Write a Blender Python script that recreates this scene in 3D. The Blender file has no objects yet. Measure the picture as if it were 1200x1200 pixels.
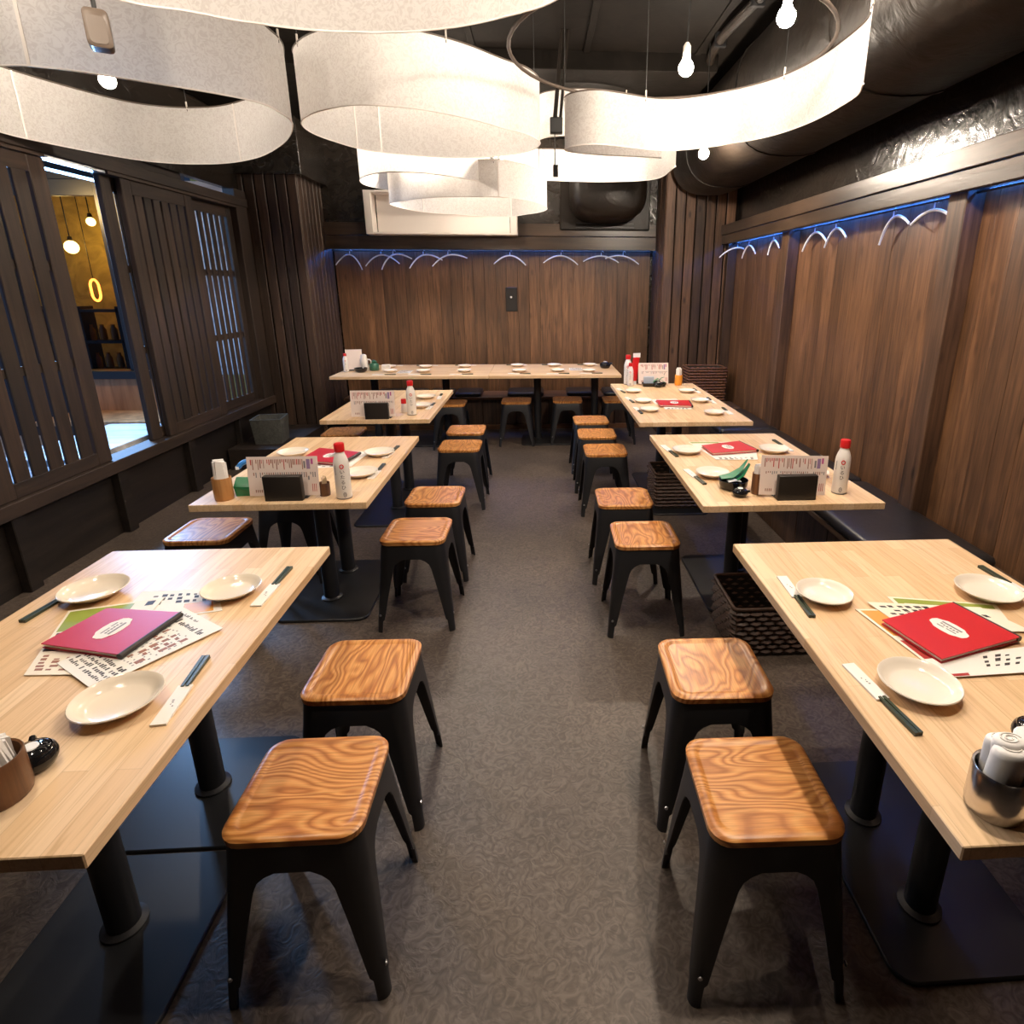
import bpy, math, random
from mathutils import Matrix, Vector, Euler
random.seed(7)
S = bpy.context.scene
C = S.collection
PI = math.pi
rad = math.radians

# ------------------------------------------------------------------ camera, world, exposure
cam_d = bpy.data.cameras.new('camera'); cam = bpy.data.objects.new('camera', cam_d); C.objects.link(cam)
cam_d.sensor_width = 36.0; cam_d.lens = 692.513 / 1200 * 36.0
cam_d.shift_x = (600 - 672.148) / 1200; cam_d.shift_y = (544.619 - 600) / 1200
cam_d.clip_start = 0.02
pit, yaw, rol = 0.293545, -0.0590791, 0.001994
fw = Vector((-math.sin(yaw) * math.cos(pit), math.cos(yaw) * math.cos(pit), -math.sin(pit)))
rt = Vector((math.cos(yaw), math.sin(yaw), 0)); up = rt.cross(fw)
r2 = rt * math.cos(rol) + up * math.sin(rol); u2 = r2.cross(fw)
M = Matrix((r2, u2, -fw)).transposed().to_4x4(); M.translation = Vector((0, 0, 1.5))
cam.matrix_world = M
S.camera = cam

W = bpy.data.worlds.new('evening_sky'); S.world = W; W.use_nodes = True
W.node_tree.nodes['Background'].inputs[0].default_value = (0.20, 0.42, 0.95, 1)
W.node_tree.nodes['Background'].inputs[1].default_value = 0.45

S.view_settings.view_transform = 'Standard'; S.view_settings.look = 'None'
S.view_settings.exposure = 0.3; S.view_settings.gamma = 1.0; S.view_settings.use_curve_mapping = False
S.cycles.use_denoising = True
S.cycles.max_bounces = 8; S.cycles.diffuse_bounces = 4; S.cycles.glossy_bounces = 3; S.cycles.transmission_bounces = 6
S.cycles.sample_clamp_indirect = 4.0
S.cycles.caustics_reflective = False; S.cycles.caustics_refractive = False

# evening daylight that falls into the side passage and through the gap of the shutters
def area(name, loc, rot, size, power, col):
    d = bpy.data.lights.new(name, 'AREA'); d.energy = power; d.color = col; d.shape = 'RECTANGLE'
    d.size, d.size_y = size
    o = bpy.data.objects.new(name, d); C.objects.link(o); o.location = loc; o.rotation_euler = rot
    return o
BULB_W = 38.0
dl = area('daylight_through_passage', (-3.95, 5.45, 2.05), (0, 0, 0), (0.7, 0.9), 170, (0.25, 0.52, 1.0))
dl.rotation_euler = (Vector((-1.2, 1.7, 0.0)) - dl.location).to_track_quat('-Z', 'Y').to_euler()

# ------------------------------------------------------------------ materials
def nodes(name):
    m = bpy.data.materials.new(name); m.use_nodes = True
    nt = m.node_tree
    return m, nt, nt.nodes['Principled BSDF']
def N(nt, t, **kw):
    n = nt.nodes.new(t)
    for k, v in kw.items():
        if k.startswith('i_'): n.inputs[k[2:].replace('_', ' ')].default_value = v
        elif k[0] == 'n' and k[1:].isdigit(): n.inputs[int(k[1:])].default_value = v
        else: setattr(n, k, v)
    return n
def ramp(nt, stops):
    r = nt.nodes.new('ShaderNodeValToRGB'); e = r.color_ramp.elements
    while len(e) < len(stops): e.new(0.5)
    for el, (p, c) in zip(e, stops): el.position = p; el.color = (*c, 1)
    return r
def plain(name, col, rough=0.5, metal=0.0, emit=None, strength=0.0, spec=None, trans=0.0, alpha=None):
    m, nt, b = nodes(name)
    b.inputs['Base Color'].default_value = (*col, 1); b.inputs['Roughness'].default_value = rough
    b.inputs['Metallic'].default_value = metal
    if spec is not None: b.inputs['Specular IOR Level'].default_value = spec
    if trans: b.inputs['Transmission Weight'].default_value = trans
    if emit: b.inputs['Emission Color'].default_value = (*emit, 1); b.inputs['Emission Strength'].default_value = strength
    return m
def coords(nt, scale, rnd=True, rot=(0, 0, 0)):
    tc = N(nt, 'ShaderNodeTexCoord'); mp = N(nt, 'ShaderNodeMapping')
    mp.inputs['Scale'].default_value = scale; mp.inputs['Rotation'].default_value = rot
    nt.links.new(tc.outputs['Object'], mp.inputs['Vector'])
    if not rnd: return mp.outputs[0], None
    oi = N(nt, 'ShaderNodeObjectInfo'); mu = N(nt, 'ShaderNodeMath', operation='MULTIPLY', n1=23.0)
    nt.links.new(oi.outputs['Random'], mu.inputs[0])
    va = N(nt, 'ShaderNodeVectorMath', operation='ADD')
    nt.links.new(mp.outputs[0], va.inputs[0]); nt.links.new(mu.outputs[0], va.inputs[1])
    return va.outputs[0], oi
def bump(nt, b, src, strength=0.2, dist=0.002):
    bp = N(nt, 'ShaderNodeBump'); bp.inputs['Strength'].default_value = strength; bp.inputs['Distance'].default_value = dist
    nt.links.new(src, bp.inputs['Height']); nt.links.new(bp.outputs[0], b.inputs['Normal'])
def mix(nt, kind, fac, a, bb):
    mx = N(nt, 'ShaderNodeMix', data_type='RGBA', blend_type=kind)
    for s, v in ((0, fac), (6, a), (7, bb)):
        if hasattr(v, 'is_output'): nt.links.new(v, mx.inputs[s])
        elif s == 0: mx.inputs[0].default_value = v
        else: mx.inputs[s].default_value = (*v, 1)
    return mx.outputs[2]
def grain_wood(name, dark, light, axis=2, rough=0.5, fine=42, tone=0.35, bumpy=0.3, knots=0.0):
    """sawn timber: fibres stretched along the given axis, tone shifting from piece to piece"""
    m, nt, b = nodes(name)
    sc = [fine, fine, fine]; sc[axis] = fine * 0.055
    v, oi = coords(nt, sc)
    n1 = N(nt, 'ShaderNodeTexNoise', i_Scale=1.0, i_Detail=6.0, i_Roughness=0.62, i_Distortion=0.6); nt.links.new(v, n1.inputs['Vector'])
    r = ramp(nt, [(0.30, dark), (0.70, light)]); nt.links.new(n1.outputs[0], r.inputs[0])
    sc2 = [7, 7, 7]; sc2[axis] = 1.1
    v2, _ = coords(nt, sc2)
    n2 = N(nt, 'ShaderNodeTexNoise', i_Scale=1.0, i_Detail=3.0, i_Distortion=1.0); nt.links.new(v2, n2.inputs['Vector'])
    r2_ = ramp(nt, [(0.35, (0.55, 0.53, 0.52)), (0.62, (1.15, 1.12, 1.1))]); nt.links.new(n2.outputs[0], r2_.inputs[0])
    c = mix(nt, 'MULTIPLY', 0.75, r.outputs[0], r2_.outputs[0])
    mr = N(nt, 'ShaderNodeMapRange', n1=0.0, n2=1.0, n3=1 - tone, n4=1 + tone); nt.links.new(oi.outputs['Random'], mr.inputs[0])
    cc = N(nt, 'ShaderNodeCombineColor')
    for k in range(3): nt.links.new(mr.outputs[0], cc.inputs[k])
    c = mix(nt, 'MULTIPLY', 1.0, c, cc.outputs[0])
    if knots:
        sk = [9, 9, 9]; sk[axis] = 3.5
        v3, _ = coords(nt, sk)
        vo = N(nt, 'ShaderNodeTexVoronoi', i_Scale=1.0); nt.links.new(v3, vo.inputs['Vector'])
        rk = ramp(nt, [(0.06, (0.25, 0.2, 0.18)), (0.16, (1, 1, 1))]); nt.links.new(vo.outputs['Distance'], rk.inputs[0])
        c = mix(nt, 'MULTIPLY', knots, c, rk.outputs[0])
    nt.links.new(c, b.inputs['Base Color']); b.inputs['Roughness'].default_value = rough
    bump(nt, b, n1.outputs[0], bumpy, 0.002)
    return m
def seat_wood(name):
    """varnished ash ply with cathedral figure"""
    m, nt, b = nodes(name)
    v, oi = coords(nt, (1.0, 1.0, 1.0))
    sp = N(nt, 'ShaderNodeSeparateXYZ'); nt.links.new(v, sp.inputs[0])
    st = N(nt, 'ShaderNodeVectorMath', operation='MULTIPLY'); st.inputs[1].default_value = (9.0, 3.2, 4.0); nt.links.new(v, st.inputs[0])
    n1 = N(nt, 'ShaderNodeTexNoise', i_Scale=1.0, i_Detail=1.5, i_Roughness=0.4, i_Distortion=0.5); nt.links.new(st.outputs[0], n1.inputs['Vector'])
    a = N(nt, 'ShaderNodeMath', operation='MULTIPLY', n1=88.0); nt.links.new(n1.outputs[0], a.inputs[0])
    a2 = N(nt, 'ShaderNodeMath', operation='MULTIPLY', n1=150.0); nt.links.new(sp.outputs[0], a2.inputs[0])
    a3 = N(nt, 'ShaderNodeMath', operation='ADD'); nt.links.new(a.outputs[0], a3.inputs[0]); nt.links.new(a2.outputs[0], a3.inputs[1])
    sn = N(nt, 'ShaderNodeMath', operation='SINE'); nt.links.new(a3.outputs[0], sn.inputs[0])
    mr = N(nt, 'ShaderNodeMapRange', n1=-1.0, n2=1.0, n3=0.0, n4=1.0); nt.links.new(sn.outputs[0], mr.inputs[0])
    r = ramp(nt, [(0.0, (0.41, 0.145, 0.034)), (0.18, (0.52, 0.205, 0.052)), (0.6, (0.63, 0.272, 0.074)), (1.0, (0.70, 0.34, 0.108))]); nt.links.new(mr.outputs[0], r.inputs[0])
    fi = N(nt, 'ShaderNodeVectorMath', operation='MULTIPLY'); fi.inputs[1].default_value = (240, 14, 200); nt.links.new(v, fi.inputs[0])
    n2 = N(nt, 'ShaderNodeTexNoise', i_Scale=1.0, i_Detail=2.0); nt.links.new(fi.outputs[0], n2.inputs['Vector'])
    r2_ = ramp(nt, [(0.3, (0.72, 0.68, 0.62)), (0.6, (1.08, 1.08, 1.08))]); nt.links.new(n2.outputs[0], r2_.inputs[0])
    c = mix(nt, 'MULTIPLY', 0.8, r.outputs[0], r2_.outputs[0])
    nt.links.new(c, b.inputs['Base Color']); b.inputs['Roughness'].default_value = 0.34
    bump(nt, b, mr.outputs[0], 0.12, 0.001)
    return m
def table_wood(name, along_y=True):
    """pale laminated pine: glued staves flush with one another"""
    m, nt, b = nodes(name)
    v, oi = coords(nt, (1, 1, 1), rot=(0, 0, PI / 2 if along_y else 0))
    br = N(nt, 'ShaderNodeTexBrick', offset=0.37, squash=1.0)
    for k, val in (('Scale', 1.0), ('Mortar Size', 0.0006), ('Brick Width', 0.46), ('Row Height', 0.043), ('Bias', 0.0), ('Mortar Smooth', 0.3)): br.inputs[k].default_value = val
    br.inputs['Color1'].default_value = (0.82, 0.60, 0.38, 1); br.inputs['Color2'].default_value = (0.71, 0.475, 0.265, 1); br.inputs['Mortar'].default_value = (0.60, 0.41, 0.24, 1)
    nt.links.new(v, br.inputs['Vector'])
    st = N(nt, 'ShaderNodeVectorMath', operation='MULTIPLY'); st.inputs[1].default_value = (4, 85, 85); nt.links.new(v, st.inputs[0])
    n1 = N(nt, 'ShaderNodeTexNoise', i_Scale=1.0, i_Detail=4.0, i_Distortion=1.2); nt.links.new(st.outputs[0], n1.inputs['Vector'])
    r = ramp(nt, [(0.28, (0.80, 0.74, 0.66)), (0.52, (1.0, 1.0, 1.0)), (0.75, (1.06, 1.06, 1.05))]); nt.links.new(n1.outputs[0], r.inputs[0])
    c = mix(nt, 'MULTIPLY', 0.9, br.outputs['Color'], r.outputs[0])
    nt.links.new(c, b.inputs['Base Color']); b.inputs['Roughness'].default_value = 0.42
    b.inputs['Specular IOR Level'].default_value = 0.35
    return m
def rough_paint(name, col, rough, scale, strength, var=0.3, dist=0.01, spec=0.5):
    m, nt, b = nodes(name)
    v, _ = coords(nt, (scale,) * 3, rnd=False)
    n1 = N(nt, 'ShaderNodeTexNoise', i_Scale=1.0, i_Detail=5.0, i_Distortion=1.5); nt.links.new(v, n1.inputs['Vector'])
    r = ramp(nt, [(0.3, tuple(c * (1 - var) for c in col)), (0.7, tuple(c * (1 + var) for c in col))]); nt.links.new(n1.outputs[0], r.inputs[0])
    nt.links.new(r.outputs[0], b.inputs['Base Color']); b.inputs['Roughness'].default_value = rough
    b.inputs['Specular IOR Level'].default_value = spec
    bump(nt, b, n1.outputs[0], strength, dist)
    return m
def floor_material():
    m, nt, b = nodes('vinyl_floor')
    v, _ = coords(nt, (1, 1, 1), rnd=False)
    n0 = N(nt, 'ShaderNodeTexNoise', i_Scale=26.0, i_Detail=2.0, i_Distortion=2.8); nt.links.new(v, n0.inputs['Vector'])
    n1 = N(nt, 'ShaderNodeTexNoise', i_Scale=1.6, i_Detail=3.0); nt.links.new(v, n1.inputs['Vector'])
    r = ramp(nt, [(0.35, (0.070, 0.053, 0.042)), (0.5, (0.102, 0.079, 0.063)), (0.66, (0.140, 0.110, 0.089))]); nt.links.new(n0.outputs[0], r.inputs[0])
    r1 = ramp(nt, [(0.35, (0.8, 0.8, 0.8)), (0.65, (1.12, 1.1, 1.08))]); nt.links.new(n1.outputs[0], r1.inputs[0])
    nt.links.new(mix(nt, 'MULTIPLY', 1.0, r.outputs[0], r1.outputs[0]), b.inputs['Base Color'])
    b.inputs['Roughness'].default_value = 0.42; b.inputs['Specular IOR Level'].default_value = 0.4
    bump(nt, b, n0.outputs[0], 0.35, 0.004)
    return m
def shade_fabric():
    m = bpy.data.materials.new('washi_shade'); m.use_nodes = True; nt = m.node_tree
    nt.nodes.remove(nt.nodes['Principled BSDF']); out = nt.nodes['Material Output']
    v, _ = coords(nt, (1, 1, 1), rnd=False)
    n0 = N(nt, 'ShaderNodeTexNoise', i_Scale=34.0, i_Detail=2.5, i_Distortion=3.0); nt.links.new(v, n0.inputs['Vector'])
    r = ramp(nt, [(0.40, (0.66, 0.63, 0.61)), (0.55, (0.75, 0.73, 0.71))]); nt.links.new(n0.outputs[0], r.inputs[0])
    d = N(nt, 'ShaderNodeBsdfDiffuse'); t = N(nt, 'ShaderNodeBsdfTranslucent'); ms = N(nt, 'ShaderNodeMixShader', n0=0.36)
    nt.links.new(r.outputs[0], d.inputs[0]); nt.links.new(r.outputs[0], t.inputs[0])
    nt.links.new(d.outputs[0], ms.inputs[1]); nt.links.new(t.outputs[0], ms.inputs[2]); nt.links.new(ms.outputs[0], out.inputs[0])
    return m
def rattan_material(name, col):
    m, nt, b = nodes(name)
    v, _ = coords(nt, (1, 1, 1), rnd=False)
    n = N(nt, 'ShaderNodeTexNoise', i_Scale=60.0, i_Detail=3.0); nt.links.new(v, n.inputs['Vector'])
    r = ramp(nt, [(0.3, tuple(c * 0.6 for c in col)), (0.7, tuple(c * 1.4 for c in col))]); nt.links.new(n.outputs[0], r.inputs[0])
    nt.links.new(r.outputs[0], b.inputs['Base Color']); b.inputs['Roughness'].default_value = 0.5
    return m
MT = {}
MT['seat'] = seat_wood('seat_ash')
MT['table_y'] = table_wood('table_pine', True); MT['table_x'] = table_wood('table_pine_cross', False)
MT['panel'] = grain_wood('wall_panel_walnut', (0.074, 0.035, 0.0165), (0.198, 0.099, 0.047), 2, 0.45, 62, 0.24, 0.3, knots=0.5)
MT['pillar'] = grain_wood('pillar_cedar', (0.040, 0.020, 0.011), (0.125, 0.066, 0.036), 2, 0.5, 44, 0.5, 0.5, knots=0.9)
MT['pillar_l'] = grain_wood('pillar_cedar_dark', (0.022, 0.013, 0.009), (0.078, 0.046, 0.030), 2, 0.5, 44, 0.4, 0.5, knots=0.9)
MT['shutter'] = grain_wood('shutter_cedar', (0.015, 0.0085, 0.0052), (0.043, 0.024, 0.0145), 2, 0.66, 40, 0.3, 0.4)
MT['shutter_h'] = grain_wood('shutter_rail_cedar', (0.014, 0.008, 0.005), (0.039, 0.022, 0.0135), 1, 0.66, 40, 0.25, 0.4)
MT['beam'] = grain_wood('beam_timber_right', (0.026, 0.017, 0.011), (0.062, 0.039, 0.025), 1, 0.33, 22, 0.15, 0.6, knots=0.5)
MT['beam_x'] = grain_wood('beam_timber_back', (0.03, 0.02, 0.014), (0.075, 0.048, 0.031), 0, 0.33, 22, 0.15, 0.6)
MT['plinth'] = grain_wood('plinth_stained_black', (0.006, 0.0045, 0.0035), (0.018, 0.012, 0.009), 1, 0.5, 30, 0.2, 0.3)
MT['bench_wood'] = grain_wood('bench_board', (0.05, 0.028, 0.017), (0.14, 0.08, 0.045), 1, 0.45, 30, 0.2, 0.3)
MT['bench_wood_x'] = grain_wood('bench_board_cross', (0.10, 0.045, 0.02), (0.26, 0.125, 0.06), 0, 0.45, 30, 0.2, 0.3)
MT['black_wall'] = rough_paint('black_gloss_paint', (0.017, 0.013, 0.010), 0.24, 9.0, 0.55, 0.3, 0.012)
MT['ceiling'] = rough_paint('ceiling_black', (0.0075, 0.006, 0.0048), 0.7, 5.0, 0.3, spec=0.06)
MT['duct'] = rough_paint('duct_black', (0.012, 0.0085, 0.006), 0.40, 6.0, 0.35, 0.3, 0.02, spec=0.3)
MT['floor'] = floor_material()
MT['steel'] = plain('black_steel', (0.014, 0.014, 0.016), 0.42, 0.0, spec=0.55)
MT['plate_steel'] = plain('black_base_plate', (0.012, 0.0125, 0.014), 0.36)
MT['chrome'] = plain('brushed_steel', (0.62, 0.58, 0.54), 0.22, 1.0)
MT['rivet'] = plain('rivet_metal', (0.45, 0.45, 0.47), 0.3, 1.0)
MT['vinyl'] = rough_paint('black_vinyl', (0.018, 0.016, 0.016), 0.34, 14.0, 0.2, 0.2, 0.004)
MT['shade'] = shade_fabric()
MT['rim'] = plain('shade_rim_white', (0.85, 0.80, 0.76), 0.5)
MT['rim_dark'] = plain('shade_rim_dark', (0.10, 0.075, 0.06), 0.45)
MT['bulb'] = plain('bulb_glow', (1, 0.9, 0.75), 0.3, emit=(1.0, 0.85, 0.69), strength=BULB_W / (PI * 4 * PI * 0.034 ** 2))
MT['bulb_low'] = plain('bulb_glow_low', (1, 0.9, 0.75), 0.3, emit=(1.0, 0.85, 0.69), strength=0.42 * BULB_W / (PI * 4 * PI * 0.034 ** 2))
MT['bulb_key'] = plain('bulb_glow_key', (1, 0.9, 0.75), 0.3, emit=(1.0, 0.85, 0.69), strength=1.7 * BULB_W / (PI * 4 * PI * 0.034 ** 2))
MT['bulb_dim'] = plain('bulb_glow_dim', (1, 0.9, 0.75), 0.3, emit=(1.0, 0.85, 0.69), strength=0.25 * BULB_W / (PI * 4 * PI * 0.034 ** 2))
MT['led'] = plain('led_blue', (0.1, 0.2, 0.9), 0.4, emit=(0.045, 0.22, 1.0), strength=62.0)
MT['socket'] = plain('lamp_socket', (0.75, 0.70, 0.64), 0.4)
MT['wire'] = plain('black_wire', (0.012, 0.012, 0.012), 0.5)
MT['hanger'] = plain('hanger_plastic', (0.88, 0.91, 0.96), 0.2)
MT['china'] = plain('cream_china', (0.84, 0.76, 0.65), 0.16)
MT['china2'] = plain('buff_china', (0.80, 0.70, 0.57), 0.14)
MT['paper'] = plain('white_paper', (0.82, 0.79, 0.74), 0.7)
MT['cream_paper'] = plain('cream_paper', (0.84, 0.77, 0.64), 0.6)
MT['pink_paper'] = plain('laminated_menu', (0.82, 0.70, 0.65), 0.28)
MT['photo_green'] = plain('print_green', (0.28, 0.34, 0.05), 0.45)
MT['photo_brown'] = plain('print_brown', (0.06, 0.03, 0.02), 0.45)
MT['photo_orange'] = plain('print_orange', (0.72, 0.34, 0.07), 0.45)
MT['photo_red'] = plain('print_red', (0.40, 0.04, 0.035), 0.45)
MT['folder'] = plain('red_leatherette', (0.50, 0.014, 0.032), 0.45)
MT['folder_warm'] = plain('scarlet_leatherette', (0.56, 0.016, 0.022), 0.45)
MT['spine'] = plain('dark_spine', (0.022, 0.015, 0.013), 0.45)
MT['ink'] = plain('ink_black', (0.03, 0.025, 0.025), 0.6)
MT['ink_red'] = plain('ink_red', (0.50, 0.06, 0.05), 0.6)
MT['ink_brown'] = plain('ink_brown', (0.32, 0.14, 0.10), 0.6)
MT['ink_purple'] = plain('ink_purple', (0.30, 0.20, 0.36), 0.6)
MT['ink_magenta'] = plain('ink_magenta', (0.48, 0.10, 0.28), 0.6)
MT['ink_grey'] = plain('ink_grey', (0.22, 0.21, 0.22), 0.6)
MT['chop'] = plain('dark_green_chopstick', (0.035, 0.05, 0.032), 0.35)
MT['lacquer'] = plain('black_lacquer', (0.008, 0.008, 0.009), 0.08)
MT['block'] = plain('black_acrylic', (0.014, 0.012, 0.011), 0.4)
MT['bottle'] = plain('white_bottle', (0.80, 0.76, 0.72), 0.28)
MT['cap'] = plain('red_cap', (0.60, 0.014, 0.016), 0.3)
MT['green'] = plain('green_foil', (0.02, 0.20, 0.085), 0.3)
MT['blue'] = plain('blue_plastic', (0.04, 0.22, 0.62), 0.3)
MT['cupwood'] = grain_wood('cup_bamboo', (0.30, 0.13, 0.04), (0.48, 0.24, 0.085), 2, 0.35, 60, 0.1, 0.1)
MT['cupdark'] = grain_wood('cup_walnut', (0.10, 0.045, 0.02), (0.20, 0.09, 0.04), 2, 0.35, 60, 0.1, 0.1)
MT['cuporange'] = plain('amber_cup', (0.72, 0.28, 0.03), 0.35)
MT['napkin'] = plain('white_napkin', (0.84, 0.81, 0.78), 0.8)
MT['toothpick'] = plain('toothpick_wood', (0.78, 0.62, 0.40), 0.6)
MT['rattan'] = rattan_material('rattan_dark', (0.060, 0.030, 0.018)); MT['rattan2'] = rattan_material('rattan_red', (0.13, 0.055, 0.028))
MT['grey_box'] = rough_paint('grey_fibre_box', (0.075, 0.075, 0.066), 0.6, 30, 0.3)
MT['taupe'] = plain('speaker_taupe', (0.15, 0.115, 0.09), 0.35)
MT['white_box'] = plain('white_lacquer_panel', (0.80, 0.74, 0.69), 0.35)
MT['switch'] = plain('switch_black', (0.012, 0.011, 0.011), 0.35)
MT['white'] = plain('white_plastic', (0.85, 0.85, 0.85), 0.3)
MT['aluminium'] = plain('aluminium_track', (0.62, 0.66, 0.72), 0.3, 1.0)
MT['win_frame'] = plain('navy_window_frame', (0.014, 0.017, 0.022), 0.35)
MT['yellow_wall'] = rough_paint('yellow_plaster', (0.70, 0.48, 0.10), 0.8, 4, 0.1)
MT['oak'] = grain_wood('oak_panel', (0.34, 0.17, 0.07), (0.56, 0.31, 0.14), 2, 0.4, 20, 0.1, 0.2)
MT['pale_deck'] = grain_wood('pale_deck', (0.42, 0.44, 0.46), (0.62, 0.64, 0.66), 0, 0.35, 16, 0.1, 0.2)
MT['globe'] = plain('globe_lamp', (1, 0.85, 0.5), 0.3, emit=(1.0, 0.66, 0.20), strength=26.0)
MT['globe_added'] = plain('globe_lamp_added', (1, 0.85, 0.5), 0.3, emit=(1.0, 0.66, 0.26), strength=150.0)  # strong glow for the added globe over the passage bench
MT['neon'] = plain('neon_orange', (1, 0.4, 0.1), 0.3, emit=(1.0, 0.22, 0.03), strength=6.0)
MT['far_dark'] = plain('far_room_dark', (0.03, 0.022, 0.016), 0.5)
def glass_material():
    m = bpy.data.materials.new('clear_glass'); m.use_nodes = True; nt = m.node_tree
    b = nt.nodes['Principled BSDF']; b.inputs['Transmission Weight'].default_value = 1.0; b.inputs['Roughness'].default_value = 0.0; b.inputs['IOR'].default_value = 1.1
    return m
MT['glass'] = glass_material()
MT['jar'] = plain('amber_jar', (0.55, 0.26, 0.05), 0.15)

# ------------------------------------------------------------------ mesh helpers
class MB:
    def __init__(s): s.v = []; s.f = []; s.mi = []; s.cur = 0
    def add(s, vs, fs):
        o = len(s.v); s.v += [tuple(p) for p in vs]; s.f += [tuple(i + o for i in f) for f in fs]; s.mi += [s.cur] * len(fs)
    def box(s, c, d, rz=0.0):
        x, y, z = (k / 2 for k in d); P = []
        for dz in (-z, z):
            for dx, dy in ((-x, -y), (x, -y), (x, y), (-x, y)):
                P.append((c[0] + dx * math.cos(rz) - dy * math.sin(rz), c[1] + dx * math.sin(rz) + dy * math.cos(rz), c[2] + dz))
        s.add(P, [(3, 2, 1, 0), (4, 5, 6, 7), (0, 1, 5, 4), (1, 2, 6, 5), (2, 3, 7, 6), (3, 0, 4, 7)]); return s
    def b2(s, x0, x1, y0, y1, z0, z1): return s.box(((x0 + x1) / 2, (y0 + y1) / 2, (z0 + z1) / 2), (x1 - x0, y1 - y0, z1 - z0))
    def loft(s, loops, cap0=True, cap1=True, closed=True):
        n = len(loops[0]); P = [p for l in loops for p in l]; F = []
        for k in range(len(loops) - 1):
            for i in range(n if closed else n - 1):
                j = (i + 1) % n; F.append((k * n + i, k * n + j, (k + 1) * n + j, (k + 1) * n + i))
        if cap0: F.append(tuple(range(n - 1, -1, -1)))
        if cap1: F.append(tuple((len(loops) - 1) * n + i for i in range(n)))
        s.add(P, F); return s
    def lathe(s, prof, c=(0, 0, 0), n=24, cap0=True, cap1=True, sx=1.0, sy=1.0):
        s.loft([[(c[0] + r * sx * math.cos(2 * PI * i / n), c[1] + r * sy * math.sin(2 * PI * i / n), c[2] + z) for i in range(n)] for r, z in prof], cap0, cap1); return s
    def tube(s, pts, r, n=8, closed=False):
        pts = [Vector(p) for p in pts]; L = []; prev = None
        m = len(pts)
        for i, p in enumerate(pts):
            t = (pts[(i + 1) % m] - pts[i - 1]) if closed else (pts[min(i + 1, m - 1)] - pts[max(i - 1, 0)])
            t.normalize()
            if prev is None: a = Vector((0, 0, 1)) if abs(t.z) < 0.9 else Vector((1, 0, 0)); u = t.cross(a).normalized()
            else: u = (prev - t * prev.dot(t)).normalized()
            prev = u; w = t.cross(u); rr = r[i] if isinstance(r, (list, tuple)) else r
            L.append([tuple(p + (u * math.cos(2 * PI * k / n) + w * math.sin(2 * PI * k / n)) * rr) for k in range(n)])
        if closed: s.loft(L + [L[0]], False, False)
        else: s.loft(L)
        return s
def rrect(w, d, r, n=4, c=(0, 0)):
    out = []
    for cx, cy, a0 in ((w / 2 - r, d / 2 - r, 0), (-w / 2 + r, d / 2 - r, 90), (-w / 2 + r, -d / 2 + r, 180), (w / 2 - r, -d / 2 + r, 270)):
        for k in range(n + 1):
            a = rad(a0 + 90 * k / n); out.append((c[0] + cx + r * math.cos(a), c[1] + cy + r * math.sin(a)))
    return out
def rbox(mb, w, d, z0, z1, r=0.01, ch=0.002, n=3, c=(0, 0)):
    mb.loft([[(x, y, z0) for x, y in rrect(w - 2 * ch, d - 2 * ch, max(r - ch, 1e-4), n, c)], [(x, y, z0 + ch) for x, y in rrect(w, d, r, n, c)],
             [(x, y, z1 - ch) for x, y in rrect(w, d, r, n, c)], [(x, y, z1) for x, y in rrect(w - 2 * ch, d - 2 * ch, max(r - ch, 1e-4), n, c)]]); return mb
def cbox(x0, x1, y0, y1, z0, z1, ch=0.003):
    mb = MB(); rbox(mb, x1 - x0, y1 - y0, z0, z1, max(ch, 0.0011), ch * 0.9, 1, ((x0 + x1) / 2, (y0 + y1) / 2)); return mb
def mesh(name, mb, mats, smooth=35):
    me = bpy.data.meshes.new(name); me.from_pydata(mb.v, [], mb.f)
    for m in (mats if isinstance(mats, (list, tuple)) else [mats]): me.materials.append(m)
    if any(mb.mi): me.polygons.foreach_set('material_index', mb.mi)
    if smooth:
        me.polygons.foreach_set('use_smooth', [True] * len(me.polygons)); me.update(); me.set_sharp_from_angle(angle=rad(smooth))
    me.update(); return me
def obj(name, data, mats=None, parent=None, loc=(0, 0, 0), rot=(0, 0, 0), smooth=35):
    if isinstance(data, MB): data = mesh(name, data, mats, smooth)
    o = bpy.data.objects.new(name, data); C.objects.link(o); o.location = loc; o.rotation_euler = rot
    if parent is not None: o.parent = parent
    return o
def tag(o, label, cat, group=None):
    o['label'] = label; o['category'] = cat
    if group: o['group'] = group
    return o
def thing(name, label, cat, loc=(0, 0, 0), rz=0.0, group=None):
    o = bpy.data.objects.new(name, None); C.objects.link(o); o.location = loc; o.rotation_euler = (0, 0, rz)
    o.empty_display_size = 0.1
    return tag(o, label, cat, group)
def struct(name, mb, m, **k):
    o = obj(name, mb, m, **k); o['kind'] = 'structure'; return o
def copy_tree(root, loc, rz, label, group=None):
    r = root.copy(); C.objects.link(r); r.location = loc; r.rotation_euler = (0, 0, rz); r['label'] = label
    if group: r['group'] = group
    for ch in root.children:
        c = ch.copy(); C.objects.link(c); c.parent = r
        for g in ch.children:
            d = g.copy(); C.objects.link(d); d.parent = c
    return r
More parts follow.
